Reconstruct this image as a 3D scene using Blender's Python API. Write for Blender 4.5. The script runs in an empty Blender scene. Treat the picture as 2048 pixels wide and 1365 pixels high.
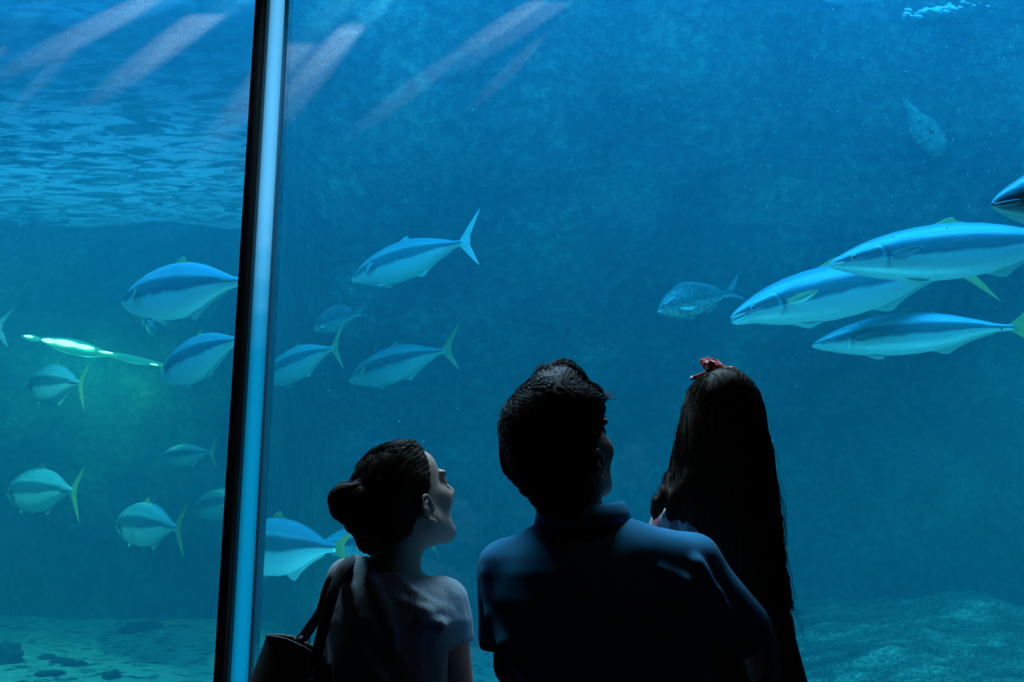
import bpy, bmesh, math, random
import numpy as np
from mathutils import Vector, Matrix, Euler, noise
from mathutils.bvhtree import BVHTree

SC = bpy.context.scene
COL = SC.collection
rnd = random.Random(7)
R = math.radians

# ------------------------------------------------------------------ camera
EYE = Vector((0.0, 0.0, 1.40))
PITCH = R(12.5)
FPX = 1991.0
cam_data = bpy.data.cameras.new('camera')
cam_data.sensor_width = 36.0
cam_data.lens = FPX / 2048.0 * 36.0
cam_data.clip_start = 0.05
cam = bpy.data.objects.new('camera', cam_data)
COL.objects.link(cam)
cam.location = EYE
cam.rotation_euler = (R(90) + PITCH, 0, 0)
SC.camera = cam

# ------------------------------------------------------------------ world, exposure
world = bpy.data.worlds.new('world')
SC.world = world
world.use_nodes = True
world.node_tree.nodes['Background'].inputs[0].default_value = (0.10, 0.16, 0.30, 1)
world.node_tree.nodes['Background'].inputs[1].default_value = 0.0
SC.view_settings.view_transform = 'Standard'
SC.view_settings.look = 'None'
SC.view_settings.gamma = 1.0
SC.view_settings.use_curve_mapping = False
SC.view_settings.exposure = 0.0
cy = SC.cycles
cy.use_denoising = True
cy.max_bounces = 6
cy.diffuse_bounces = 2
cy.glossy_bounces = 3
cy.transmission_bounces = 4
cy.volume_bounces = 1
cy.transparent_max_bounces = 12
cy.sample_clamp_indirect = 4.0
cy.caustics_reflective = False
cy.caustics_refractive = False

# ------------------------------------------------------------------ lights of the tank
SURF_Z = 4.75
GLASS_Y = 2.75

def area(name, loc, sx, sy, power, color, target=None, spread=180):
    d = bpy.data.lights.new(name, 'AREA')
    d.shape = 'RECTANGLE'; d.size = sx; d.size_y = sy
    d.energy = power; d.color = color; d.spread = R(spread)
    o = bpy.data.objects.new(name, d)
    COL.objects.link(o)
    o.location = loc
    if target is not None:
        o.rotation_euler = (Vector(target) - Vector(loc)).to_track_quat('-Z', 'Y').to_euler()
    return o

def spot(name, loc, target, power, color, angle, blend=1.0, radius=0.03):
    d = bpy.data.lights.new(name, 'SPOT')
    d.energy = power; d.color = color; d.spot_size = R(angle); d.spot_blend = blend
    d.shadow_soft_size = radius
    o = bpy.data.objects.new(name, d)
    COL.objects.link(o)
    o.location = loc
    o.rotation_euler = (Vector(target) - Vector(loc)).to_track_quat('-Z', 'Y').to_euler()
    return o

def point(name, loc, power, color, radius=0.05):
    d = bpy.data.lights.new(name, 'POINT')
    d.energy = power; d.color = color; d.shadow_soft_size = radius
    o = bpy.data.objects.new(name, d)
    COL.objects.link(o)
    o.location = loc
    return o

# daylight falling on the pool behind, front fill added to brighten the fish
area('skylight_over_tank', (-1.0, 8.6, 5.5), 12.0, 3.0, 400, (0.05, 0.46, 1.0), (-1.0, 8.2, 0))
area('tank_fill_front', (0.3, 3.5, 5.0), 9.0, 0.9, 980, (0.02, 0.37, 1.0), (0.3, 6.4, 1.0))
# fill added at the foot of the window inside the tank, for fish bellies
area('tank_fill_sill', (0.0, 3.1, 0.62), 7.0, 0.3, 76, (0.04, 0.50, 0.85), (0.0, 5.0, 2.6), 110)
# sun shafts that rake down the inside of the acrylic and light its fine scratches
def beam(u0, v0, u1, v1, power, angle, off=0.17, back=1.2, col=(0.74, 0.88, 1.0), blend=0.9):
    Y = GLASS_Y + 0.10
    def P(u, v):
        a = (u - 1024) / FPX; b = (682.5 - v) / FPX
        dy = math.cos(PITCH) - b * math.sin(PITCH); dz = math.sin(PITCH) + b * math.cos(PITCH)
        return Vector((a * Y / dy, Y, EYE.z + dz * Y / dy))
    p0, p1 = P(u0, v0), P(u1, v1)
    c = p0.lerp(p1, 0.35); e = (p0 - p1).normalized()
    spot('sunbeam', c + e * back + Vector((0, off, 0)), c, power, col, angle, blend, 0.004)
beam(60, 0, -20, 90, 2816, 6.0)
beam(300, 0, 40, 130, 3840, 4.5)
beam(140, 100, 15, 230, 960, 2.6)
beam(280, 0, 235, 170, 960, 2.4)
beam(470, -10, 280, 130, 5376, 5.0)
beam(420, 0, 260, 170, 1280, 3.0)
beam(680, -10, 575, 110, 5632, 6.0)
beam(760, 0, 590, 170, 3840, 4.0, col=(0.7, 0.85, 1.0))
beam(700, 60, 560, 230, 2304, 5.0, col=(0.7, 0.85, 1.0))
beam(1090, -5, 880, 130, 2720, 3.0)
beam(900, 120, 700, 270, 1120, 3.4, col=(0.6, 0.8, 1.0))
beam(1060, 100, 960, 200, 800, 2.6)
beam(1120, 0, 980, 90, 2048, 4.2, col=(0.6, 0.8, 1.0))
# halo points added by the far light; unseen teal fills brightening sand and rocks
for q, (x, z, w) in enumerate(((-4.28, 3.22, 8), (-3.95, 3.16, 15), (-3.55, 3.02, 7))):
    point('far_light_halo', (x, 9.1, z), w, (0.10, 1.0, 0.75), 0.08)
spot('teal_fill', (-4.3, 4.9, 4.3), (-2.7, 7.0, 0.8), 1250, (0.08, 0.58, 0.60), 54, 1.0, 0.15)
spot('teal_fill_far', (4.3, 4.7, 4.2), (2.6, 6.0, 0.9), 2200, (0.05, 0.56, 0.85), 50, 1.0, 0.15)
# cool fill added for light through the upper glass, and a dim warm lamp
area('ceiling_fill', (-0.1, 2.58, 3.42), 1.8, 0.2, 27, (0.40, 0.74, 1.0), (0.0, 1.9, 1.3), 100)
area('room_lamp', (0.4, 1.6, 3.45), 0.3, 0.3, 0.05, (1.0, 0.88, 0.78), (0.3, 2.0, 0), 60)
# unseen lights added behind the pale strip to make it glow
area('joint_lamp_upper', (0, 0, 0), 0.05, 0.96, 0.144, (0.16, 0.62, 1.0))
area('joint_lamp_lower', (0, 0, 0), 0.05, 1.45, 0.111, (0.0, 0.55, 1.0))
for q in range(4):
    f = (q + .5) / 4
    area('joint_lamp_middle', (0, 0, 2.0 + f * .38), 0.05, 0.095, .095 * (.0766 * (1 - f) + .15 * f), (0.16 * f, 0.55 + .07 * f, 1.0))

# ------------------------------------------------------------------ helpers
def px(u, v, Y):
    """the point of the vertical plane y = Y that shows at a pixel of the 2048 x 1365 frame"""
    a = (u - 1024.0) / FPX; b = (682.5 - v) / FPX
    dy = math.cos(PITCH) - b * math.sin(PITCH)
    dz = math.sin(PITCH) + b * math.cos(PITCH)
    t = Y / dy
    return Vector((a * t, Y, EYE.z + dz * t))

def smooth(a, b, x):
    t = min(1.0, max(0.0, (x - a) / (b - a)))
    return t * t * (3 - 2 * t)

def mat(name, color=(0.5, 0.5, 0.5), rough=0.5, spec=0.5, metal=0.0, sheen=0.0):
    m = bpy.data.materials.new(name)
    m.use_nodes = True
    b = m.node_tree.nodes['Principled BSDF']
    b.inputs['Base Color'].default_value = (*color, 1)
    b.inputs['Roughness'].default_value = rough
    b.inputs['Specular IOR Level'].default_value = spec
    b.inputs['Metallic'].default_value = metal
    b.inputs['Sheen Weight'].default_value = sheen
    return m

class NT:
    """short hand for node trees"""
    def __init__(s, m): s.m = m; s.t = m.node_tree; s.n = s.t.nodes
    def new(s, kind, **kw):
        n = s.n.new(kind)
        for k, v in kw.items(): setattr(n, k, v)
        return n
    def link(s, a, b): s.t.links.new(a, b)
    def noise(s, scale, detail=4, rough=0.55, vec=None, dist=0.0, mapping=None):
        n = s.new('ShaderNodeTexNoise'); n.inputs['Scale'].default_value = scale
        n.inputs['Detail'].default_value = detail; n.inputs['Roughness'].default_value = rough
        n.inputs['Distortion'].default_value = dist
        tc = s.new('ShaderNodeTexCoord')
        src = tc.outputs['Object']
        if mapping:
            mp = s.new('ShaderNodeMapping'); mp.inputs['Scale'].default_value = mapping
            s.link(src, mp.inputs['Vector']); src = mp.outputs['Vector']
        s.link(src, n.inputs['Vector'])
        return n.outputs['Fac']
    def ramp(s, fac, stops, interp='LINEAR'):
        r = s.new('ShaderNodeValToRGB'); r.color_ramp.interpolation = interp
        el = r.color_ramp.elements
        while len(el) < len(stops): el.new(0.5)
        for e, (p, c) in zip(el, stops):
            e.position = p; e.color = (*c, 1) if len(c) == 3 else c
        s.link(fac, r.inputs['Fac'])
        return r.outputs['Color']
    def mix(s, fac, a, b, mode='MIX'):
        n = s.new('ShaderNodeMix', data_type='RGBA', blend_type=mode)
        for v, i in ((fac, 0), (a, 6), (b, 7)):
            if hasattr(v, 'links'): s.link(v, n.inputs[i])
            elif i == 0: n.inputs[0].default_value = v
            else: n.inputs[i].default_value = (*v, 1)
        return n.outputs[2]
    def bump(s, height, strength, dist, to=None):
        b = s.new('ShaderNodeBump'); b.inputs['Strength'].default_value = strength
        b.inputs['Distance'].default_value = dist
        s.link(height, b.inputs['Height'])
        s.link(b.outputs['Normal'], (to or s.n['Principled BSDF']).inputs['Normal'])
        return b

def obj(name, me, m=None, parent=None, smooth_shade=True):
    if isinstance(me, bmesh.types.BMesh):
        d = bpy.data.meshes.new(name); me.to_mesh(d); me.free(); me = d
    o = bpy.data.objects.new(name, me)
    COL.objects.link(o)
    if m is not None: me.materials.append(m)
    if smooth_shade and len(me.polygons):
        me.polygons.foreach_set('use_smooth', [True] * len(me.polygons))
    if parent is not None: o.parent = parent
    return o

def mesh(verts, faces, name='m'):
    me = bpy.data.meshes.new(name)
    me.from_pydata([tuple(v) for v in verts], [], [tuple(f) for f in faces])
    me.update()
    return me

def tag(o, label=None, cat=None, group=None, kind=None):
    if label: o['label'] = label
    if cat: o['category'] = cat
    if group: o['group'] = group
    if kind: o['kind'] = kind
    return o

def thing(name, loc=(0, 0, 0)):
    o = bpy.data.objects.new(name, None)
    COL.objects.link(o); o.location = loc
    o.empty_display_size = 0.1
    return o

def box_mesh(x0, x1, y0, y1, z0, z1):
    v = [(x, y, z) for x in (x0, x1) for y in (y0, y1) for z in (z0, z1)]
    f = [(0, 1, 3, 2), (4, 6, 7, 5), (0, 4, 5, 1), (2, 3, 7, 6), (0, 2, 6, 4), (1, 5, 7, 3)]
    return mesh(v, f)

def grid_mesh(fn, us, vs, flip=False):
    nu, nv = len(us), len(vs)
    V = [fn(u, v) for u in us for v in vs]
    F = []
    for i in range(nu - 1):
        for j in range(nv - 1):
            a = i * nv + j
            q = (a, a + nv, a + nv + 1, a + 1)
            F.append(q[::-1] if flip else q)
    return mesh(V, F)

def lin(a, b, n): return [a + (b - a) * i / (n - 1) for i in range(n)]
def fbm(x, y, z, o=4): return noise.fractal(Vector((x, y, z)), 1.0, 2.0, o, noise_basis='PERLIN_ORIGINAL')

def tube(pts, rad, n=6, close=True):
    """round tube along a polyline"""
    V = []; F = []
    m = len(pts)
    ref = Vector((.31, .12, .95))
    for i, p in enumerate(pts):
        d = (pts[min(i + 1, m - 1)] - pts[max(i - 1, 0)])
        if d.length < 1e-9: d = Vector((0, 0, 1))
        d.normalize()
        a = d.cross(ref)
        if a.length < 1e-3: a = d.cross(Vector((1, 0, 0)))
        a.normalize(); b = d.cross(a)
        r = rad[i] if hasattr(rad, '__len__') else rad
        for k in range(n):
            q = 2 * math.pi * k / n
            V.append(p + a * (math.cos(q) * r) + b * (math.sin(q) * r))
    for i in range(m - 1):
        for k in range(n):
            a_, b_ = i * n + k, i * n + (k + 1) % n
            F.append((a_, b_, b_ + n, a_ + n))
    F.append(tuple(range(n))[::-1]); F.append(tuple((m - 1) * n + k for k in range(n)))
    return mesh(V, F)

# ------------------------------------------------------------------ the viewing room
black = mat('dark_room_paint', (0.010, 0.012, 0.016), 0.8, 0.2)
carpet = mat('dark_carpet', (0.012, 0.013, 0.018), 0.95, 0.1)
NT(carpet).bump(NT(carpet).noise(180), 0.4, 0.004)
RX0, RX1, RY0, RY1, RZ = -4.2, 4.2, -2.5, 2.75, 3.5
def struct(name, me, m, smooth_shade=False):
    o = obj(name, me, m, None, smooth_shade); o['kind'] = 'structure'; return o
struct('floor', box_mesh(RX0, RX1, RY0, RY1, -0.1, 0.0), carpet)
struct('ceiling', box_mesh(RX0, RX1, RY0, RY1, RZ, RZ + 0.1), black)
struct('wall_left', box_mesh(RX0 - 0.1, RX0, RY0, RY1, 0, RZ), black)
struct('wall_right', box_mesh(RX1, RX1 + 0.1, RY0, RY1, 0, RZ), black)
struct('wall_back', box_mesh(RX0, RX1, RY0 - 0.1, RY0, 0, RZ), black)
struct('wall_front', box_mesh(RX0, RX1, GLASS_Y, GLASS_Y + 0.16, 0, 0.55), black)
struct('trim_3', box_mesh(RX0, RX1, GLASS_Y, GLASS_Y + 0.16, 3.36, RZ), black)

# window mullion: a black rounded gasket post with a pale blue acrylic edge beside it
def acrylic():
    m = bpy.data.materials.new('clear_acrylic'); m.use_nodes = True
    t = NT(m); t.n.remove(t.n['Principled BSDF'])
    tr = t.new('ShaderNodeBsdfTransparent'); tr.inputs['Color'].default_value = (0.97, 0.99, 1, 1)
    gl = t.new('ShaderNodeBsdfGlossy'); gl.inputs['Roughness'].default_value = 0.02
    fr = t.new('ShaderNodeFresnel'); fr.inputs['IOR'].default_value = 1.2
    mx = t.new('ShaderNodeMixShader')
    t.link(fr.outputs[0], mx.inputs[0]); t.link(tr.outputs[0], mx.inputs[1]); t.link(gl.outputs[0], mx.inputs[2])
    # fine scratches and dust that catch raking light
    sc = t.noise(260, 4, .7, mapping=(1, 1, .35)); amt = t.ramp(sc, [(.35, (.005,) * 3), (.75, (.035,) * 3)])
    sd = t.new('ShaderNodeBsdfTranslucent'); sd.inputs['Color'].default_value = (.9, .9, .9, 1)
    m2 = t.new('ShaderNodeMixShader'); t.link(amt, m2.inputs[0]); t.link(mx.outputs[0], m2.inputs[1]); t.link(sd.outputs[0], m2.inputs[2])
    t.link(m2.outputs[0], t.n['Material Output'].inputs['Surface'])
    return m
ACR = acrylic()
mz0, mz1 = 0.55, 3.36
xL = px(469.5, 682, GLASS_Y).x          # black post, its two edges
xM = px(499.0, 682, GLASS_Y).x
xR = px(535.0, 682, GLASS_Y).x          # far edge of the pale blue strip
struct('window_1', box_mesh(RX0, xL + 0.01, GLASS_Y + 0.03, GLASS_Y + 0.10, mz0, mz1), ACR)
struct('window_2', box_mesh(xR - 0.001, RX1, GLASS_Y + 0.03, GLASS_Y + 0.10, mz0, mz1), ACR)

def extrude_z(profile, z0, z1, closed=True):
    n = len(profile)
    V = [(x, y, z) for z in (z0, z1) for x, y in profile]
    F = [(i, (i + 1) % n, n + (i + 1) % n, n + i) for i in range(n)]
    F += [tuple(range(n))[::-1], tuple(range(n, 2 * n))]
    return mesh(V, F)
rubber = mat('black_gasket', (0.006, 0.007, 0.008), 0.32, 0.6)
NT(rubber).bump(NT(rubber).noise(60, 6), 0.12, 0.004)
w = xM - xL
prof = [(xL, GLASS_Y + 0.10), (xL, GLASS_Y - 0.004), (xL + w * 0.16, GLASS_Y - 0.008), (xL + w * 0.20, GLASS_Y + 0.002), (xL + w * 0.24, GLASS_Y - 0.004)]
for i in range(13):
    a = math.pi * (1 - i / 12)
    prof.append((xL + w * 0.61 + math.cos(a) * w * 0.36, GLASS_Y - 0.004 - math.sin(a) * 0.016))
prof += [(xM, GLASS_Y + 0.0), (xM, GLASS_Y + 0.10)]
struct('trim_1', extrude_z(prof[::-1], mz0, mz1), rubber, False)
strip = bpy.data.materials.new('pale_acrylic_edge'); strip.use_nodes = True
t = NT(strip); t.n.remove(t.n['Principled BSDF'])
tl = t.new('ShaderNodeBsdfTranslucent'); tl.inputs['Color'].default_value = (0.85, 0.95, 1, 1)
t.link(tl.outputs[0], t.n['Material Output'].inputs['Surface'])
struct('trim_2', box_mesh(xM + .001, xR - .003, GLASS_Y + 0.004, GLASS_Y + 0.006, mz0, mz1), strip)
seal = mat('blue_sealant', (0.05, 0.22, 0.34), 0.5, 0.4)
struct('trim_4', box_mesh(xR - 0.003, xR + 0.004, GLASS_Y + 0.002, GLASS_Y + 0.026, mz0, mz1), seal)
struct('trim_5', box_mesh(xM - 0.002, xR + 0.002, GLASS_Y + 0.024, GLASS_Y + 0.028, mz0, mz1), seal)  # back plate added out of sight to box in the strip's lights
for l in [o for o in SC.objects if o.name.startswith('joint_lamp')]:
    z = 2.86 if 'upper' in l.name else 1.275 if 'lower' in l.name else l.location.z
    l.location = ((xM + xR) / 2, GLASS_Y + 0.022, z)
    l.rotation_euler = (R(-90), 0, 0); l.data.size = (xR - xM) * .8

# ------------------------------------------------------------------ the tank
TX0, TX1, TY0, TY1 = -9.0, 8.0, 2.87, 10.6

def wall_y(x, z):
    far = 9.6
    near = 7.7 - max(0.0, z - 2.3) * 1.05 + 0.25 * math.sin(x * 0.9)
    k = smooth(-2.6, -1.1, x)
    y = far * (1 - k) + near * k
    y -= smooth(3.2, 6.5, x) * 3.0
    y -= smooth(-5.5, -8.5, x) * 3.0
    y += 0.30 * fbm(x * 0.6, z * 0.6, 3.1) + 0.10 * fbm(x * 2.1, z * 1.6, 7.7)
    return y

rock = mat('algae_rock', (0.3, 0.4, 0.4), 0.9, 0.2)
t = NT(rock)
c1 = t.ramp(t.noise(1.4, 8, 0.6), [(0.35, (0.10, 0.135, 0.13)), (0.5, (0.15, 0.20, 0.18)), (0.72, (0.30, 0.36, 0.28))])
c2 = t.ramp(t.noise(14, 6, 0.7), [(0.45, (0.6, 0.6, 0.6)), (0.72, (1.5, 1.5, 1.3))])
t.link(t.mix(1.0, c1, c2, 'MULTIPLY'), t.n['Principled BSDF'].inputs['Base Color'])
t.bump(t.noise(7, 8, 0.65), 0.8, 0.08)
struct('wall_rock', grid_mesh(lambda x, z: (x, wall_y(x, z), z), lin(TX0, TX1, 170), lin(0.2, SURF_Z + 0.6, 60)), rock, True)

def bed_z(x, y):
    z = 0.62 + 0.055 * (y - 4.5)
    z += 0.035 * fbm(x * 0.7, y * 0.7, 1.0) + 0.012 * fbm(x * 4, y * 4, 2.0)
    return z
sand = mat('tank_sand', (0.5, 0.55, 0.45), 0.95, 0.1)
t = NT(sand)
c1 = t.ramp(t.noise(9, 8, 0.6), [(0.38, (0.07, 0.10, 0.09)), (0.47, (0.60, 0.66, 0.52)), (0.7, (0.80, 0.84, 0.66))])
t.link(c1, t.n['Principled BSDF'].inputs['Base Color'])
t.bump(t.noise(22, 8, 0.7), 0.9, 0.03)
struct('ground_sand', grid_mesh(lambda x, y: (x, y, bed_z(x, y)), lin(TX0, TX1, 200), lin(TY0, TY1, 120), True), sand, True)

# rocky part of the bed
def shelf_z(x, y):
    e = smooth(-.3, 2.4, x) * smooth(3.2, 4.4, y)
    z = 0.30 + e * (0.335 + 0.05 * (y - 4.5) + 0.30 * smooth(4.9, 6.6, y))
    z += e * (0.06 * fbm(x * 1.1, y * 1.6, 5) + 0.05 * abs(fbm(x * 2.2, y * 4.0, 8)) + 0.02 * fbm(x * 9, y * 14, 2))
    m = px(1945, 1235, 6.6)
    z += .20 * math.exp(-((x - m.x) / .28) ** 2 - ((y - 6.6) / .4) ** 2)
    return z
rock2 = mat('crusted_rock', (0.3, 0.4, 0.4), 0.85, 0.25)
t = NT(rock2)
c1 = t.ramp(t.noise(3.0, 9, 0.68, mapping=(.6, 1.6, 1), dist=.6), [(0.38, (0.07, 0.11, 0.10)), (0.52, (0.20, 0.27, 0.23)), (0.60, (0.50, 0.60, 0.50)), (0.70, (0.92, 0.96, 0.88))])
c2 = t.ramp(t.noise(46, 6, 0.7), [(0.42, (0.45, 0.45, 0.45)), (0.66, (1.7, 1.7, 1.6))])
t.link(t.mix(1.0, c1, c2, 'MULTIPLY'), t.n['Principled BSDF'].inputs['Base Color'])
t.bump(t.noise(16, 8, 0.7), 1.0, 0.06)
struct('ground_rock', grid_mesh(lambda x, y: (x, y, shelf_z(x, y)), lin(-.3, 7.9, 240), lin(3.1, 8.6, 150), True), rock2, True)

def stone(loc, r, seed, m, name, label, group=None, rot=0.0, rough=.25):
    bm = bmesh.new()
    bmesh.ops.create_icosphere(bm, subdivisions=4, radius=1)
    for v in bm.verts:
        n = v.co.copy()
        k = 1 + rough * fbm(n.x * 1.3 + seed, n.y * 1.3, n.z * 1.3, 3) * 1.6 + .08 * fbm(n.x * 5, n.y * 5 + seed, n.z * 5, 3)
        v.co = Vector((n.x * r[0] * k, n.y * r[1] * k, n.z * r[2] * k))
    o = obj(name, bm, m)
    o.location = loc; o.rotation_euler = (0, 0, rot)
    tag(o, label, 'rock', group)
    return o
dark_rock = mat('dark_stone', (0.05, 0.075, 0.07), 0.9, 0.2)
NT(dark_rock).bump(NT(dark_rock).noise(18, 6, .7), .6, .02)
def on_bed(u, v, sink=.0):
    """where the sight line through a pixel meets the sand"""
    y = 3.2
    while y < 9.5:
        p = px(u, v, y)
        if p.z <= bed_z(p.x, p.y): break
        y += .02
    p.z = bed_z(p.x, p.y) + sink
    return p
STONES = [
    (284, 1262, (.20, .14, .050), 'dark low flat stone lying alone on the pale sand, largest of the loose stones', 1),
    (95, 1318, (.10, .055, .022), 'thin dark slab, first of the three slabs lying in a row on the sand', 2),
    (122, 1326, (.075, .05, .026), 'small dark slab in the middle of the row of three on the sand', 3),
    (150, 1332, (.075, .045, .024), 'small dark slab ending the row of three on the sand', 4),
    (222, 1356, (.070, .05, .030), 'blocky dark stone cut by the bottom of the photo', 5),
    (4, 1330, (.13, .12, .10), 'rounded dark boulder at the outer edge of the sand', 6),
    (100, 1352, (.08, .04, .018), 'thin dark slab below the row of three slabs', 7),
]
for u, v, r, lb, sd in STONES:
    stone(on_bed(u, v, r[2] * .25), r, sd * 3.7, dark_rock, 'stone', lb, 'loose dark stones on the sand', rot=sd)

# outcrops on the rock wall high above the fish
def on_wall(u, v):
    y = 3.2
    while y < 10:
        p = px(u, v, y)
        if p.y >= wall_y(p.x, p.z): break
        y += .02
    return p
pale_rock = mat('pale_crusted_rock', (.52, .62, .50), .9, .2)
t = NT(pale_rock)
t.link(t.ramp(t.noise(12, 7, .7), [(.35, (.14, .20, .18)), (.65, (.40, .50, .40))]), t.n['Principled BSDF'].inputs['Base Color'])
t.bump(t.noise(20, 7, .7), .8, .03)
pts, rad = [], []
KEY = [(1768, 96, .012), (1784, 128, .020), (1803, 165, .026), (1822, 205, .034), (1840, 238, .075), (1852, 262, .098), (1866, 288, .090), (1876, 306, .045)]
for i in range(29):
    q = i / 4; k = min(int(q), 6); f = q - k
    u, v, r = (KEY[k][j] * (1 - f) + KEY[k + 1][j] * f for j in range(3))
    pts.append(on_wall(u, v) + Vector((0, .01, 0))); rad.append(r)
cen = pts[16].copy()
om = tube([p - cen for p in pts], rad, 40)
for v in om.vertices:
    q = v.co
    k = .028 * fbm(q.x * 7, q.y * 7, q.z * 7 + 4, 4) + .010 * fbm(q.x * 28, q.y * 28, q.z * 28, 3)
    v.co = Vector((q.x + k, q.y * .75 + k * .5, q.z + k * .6))
o = obj('rock_outcrop', om, pale_rock); o.location = cen
tag(o, 'pale club-shaped rock outcrop slanting down the tank wall above the long fish', 'rock')
# foam at the water line
bm = bmesh.new()
for i in range(46):
    u = rnd.gauss(1868, 34) if i < 34 else rnd.uniform(1795, 2040)
    v = 40 - (u - 1850) * .16 + rnd.gauss(0, 4)
    p = on_wall(u, v); p.y -= .10
    k = rnd.uniform(.4, 1.0) * (1.0 if i < 34 else .6)
    bmesh.ops.create_uvsphere(bm, u_segments=10, v_segments=6, radius=1, matrix=Matrix.Translation(p) @ Matrix.Rotation(R(10), 4, 'Y') @ Matrix.Diagonal((.030 * k, .02 * k, .009 * k, 1)))
tag(obj('foam', bm, mat('white_foam', (.85, .9, .9), .6)), 'patch of bright foam near the water line above the long fish', 'foam', kind='stuff')
bm = bmesh.new()
for i in range(330):
    u = rnd.uniform(1500, 2040) if i < 210 else rnd.uniform(560, 2040)
    v = rnd.uniform(10, 420) if i < 210 else rnd.uniform(10, 900)
    p = px(u, v, rnd.uniform(3.0, 5.0))
    bmesh.ops.create_icosphere(bm, subdivisions=1, radius=rnd.uniform(.0015, .0042), matrix=Matrix.Translation(p))
tag(obj('air_bubbles', bm, mat('bubble_white', (.5, .6, .6), .2, .8)), 'tiny pale bubbles and specks drifting in the water', 'bubbles', kind='stuff')

# far light, taken for a window beyond: glowing tubes stand in for it
lm = bpy.data.materials.new('far_light_core'); lm.use_nodes = True
lb_ = lm.node_tree.nodes['Principled BSDF']; lb_.inputs['Base Color'].default_value = (.6, .9, .8, 1)
lb_.inputs['Emission Color'].default_value = (.42, 1.0, .72, 1); lb_.inputs['Emission Strength'].default_value = 9
lr = thing('far_light', px(150, 690, 8.7))
tag(lr, 'glowing green-white light far behind the fish, beyond the black post', 'lamp')
def lens(u0, v0, u1, v1, r0, nm='lens', mt=None, back=0.0, k=1.0):
    a, b = px(u0, v0, 8.7), px(u1, v1, 8.7); a.y += back; b.y += back
    P = [a.lerp(b, i / 12) for i in range(13)]
    o = obj(nm, tube(P, [k * r0 * (.25 + .75 * math.sin(math.pi * (i + .3) / 12.6)) for i in range(13)], 14), mt or lm, lr)
    o.matrix_parent_inverse = Matrix.Translation(lr.location).inverted()
for q in ((48, 672, 66, 674, .012), (84, 680, 112, 684, .020), (104, 682, 158, 691, .028), (146, 691, 188, 697, .020), (198, 703, 226, 707, .010), (300, 728, 316, 731, .006)): lens(*q)
dm_ = bpy.data.materials.new('emissive_halo'); dm_.use_nodes = True  # weak emission stands in for the glow around the far light
lb_ = dm_.node_tree.nodes['Principled BSDF']; lb_.inputs['Base Color'].default_value = (.2, .7, .6, 1)
lb_.inputs['Emission Color'].default_value = (.05, 1.0, .66, 1); lb_.inputs['Emission Strength'].default_value = .45
for q in ((34, 669, 76, 676, .030), (76, 676, 208, 706, .072), (180, 699, 330, 730, .034)): lens(*q, 'halo', dm_, .08, 1.0)

# water surface seen from below
surf = bpy.data.materials.new('water_surface'); surf.use_nodes = True
t = NT(surf); t.n.remove(t.n['Principled BSDF'])
tr = t.new('ShaderNodeBsdfTransparent'); tr.inputs['Color'].default_value = (1, 1, 1, 1)
tl = t.new('ShaderNodeBsdfTranslucent'); tl.inputs['Color'].default_value = (0.8, 0.95, 1, 1)
gl = t.new('ShaderNodeBsdfGlossy'); gl.inputs['Roughness'].default_value = 0.12; gl.inputs['Color'].default_value = (0.9, 0.95, 1, 1)
rip = t.noise(6.0, 7, 0.62, mapping=(0.6, 1.5, 1), dist=0.8)
bp = t.new('ShaderNodeBump'); bp.inputs['Strength'].default_value = 0.8; bp.inputs['Distance'].default_value = 0.12
t.link(rip, bp.inputs['Height']); t.link(bp.outputs[0], gl.inputs['Normal'])
fac = t.ramp(rip, [(0.44, (0.03,) * 3), (0.56, (0.9,) * 3)])  # bright and dark of the ripples painted through the mix factor
m1 = t.new('ShaderNodeMixShader'); t.link(fac, m1.inputs[0]); t.link(gl.outputs[0], m1.inputs[1]); t.link(tl.outputs[0], m1.inputs[2])
m2 = t.new('ShaderNodeMixShader'); m2.inputs[0].default_value = 0.45
t.link(tr.outputs[0], m2.inputs[1]); t.link(m1.outputs[0], m2.inputs[2])
t.link(m2.outputs[0], t.n['Material Output'].inputs['Surface'])
struct('water_surface', grid_mesh(lambda x, y: (x, y, SURF_Z + 0.02 * fbm(x * 1.2, y * 2.2, 0) + 0.008 * fbm(x * 5, y * 9, 4)), lin(TX0, TX1, 160), lin(TY0, TY1, 120)), surf, True)

# the water itself: blue, light scattering
wat = bpy.data.materials.new('tank_water'); wat.use_nodes = True
t = NT(wat); t.n.remove(t.n['Principled BSDF'])
vs = t.new('ShaderNodeVolumeScatter'); vs.inputs['Color'].default_value = (0.15, 0.80, 1.0, 1); vs.inputs['Density'].default_value = 0.095
vs.inputs['Anisotropy'].default_value = 0.15
va = t.new('ShaderNodeVolumeAbsorption'); va.inputs['Color'].default_value = (0.0, 0.66, 0.55, 1); va.inputs['Density'].default_value = 0.27
ad = t.new('ShaderNodeAddShader')
t.link(vs.outputs[0], ad.inputs[0]); t.link(va.outputs[0], ad.inputs[1]); t.link(ad.outputs[0], t.n['Material Output'].inputs['Volume'])
wo = struct('water', box_mesh(TX0, TX1, TY0, TY1 - 0.1, 0.25, SURF_Z - 0.06), wat)

# ------------------------------------------------------------------ fish
def interp(xs, ys, x):
    return float(np.interp(x, xs, ys))

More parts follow.
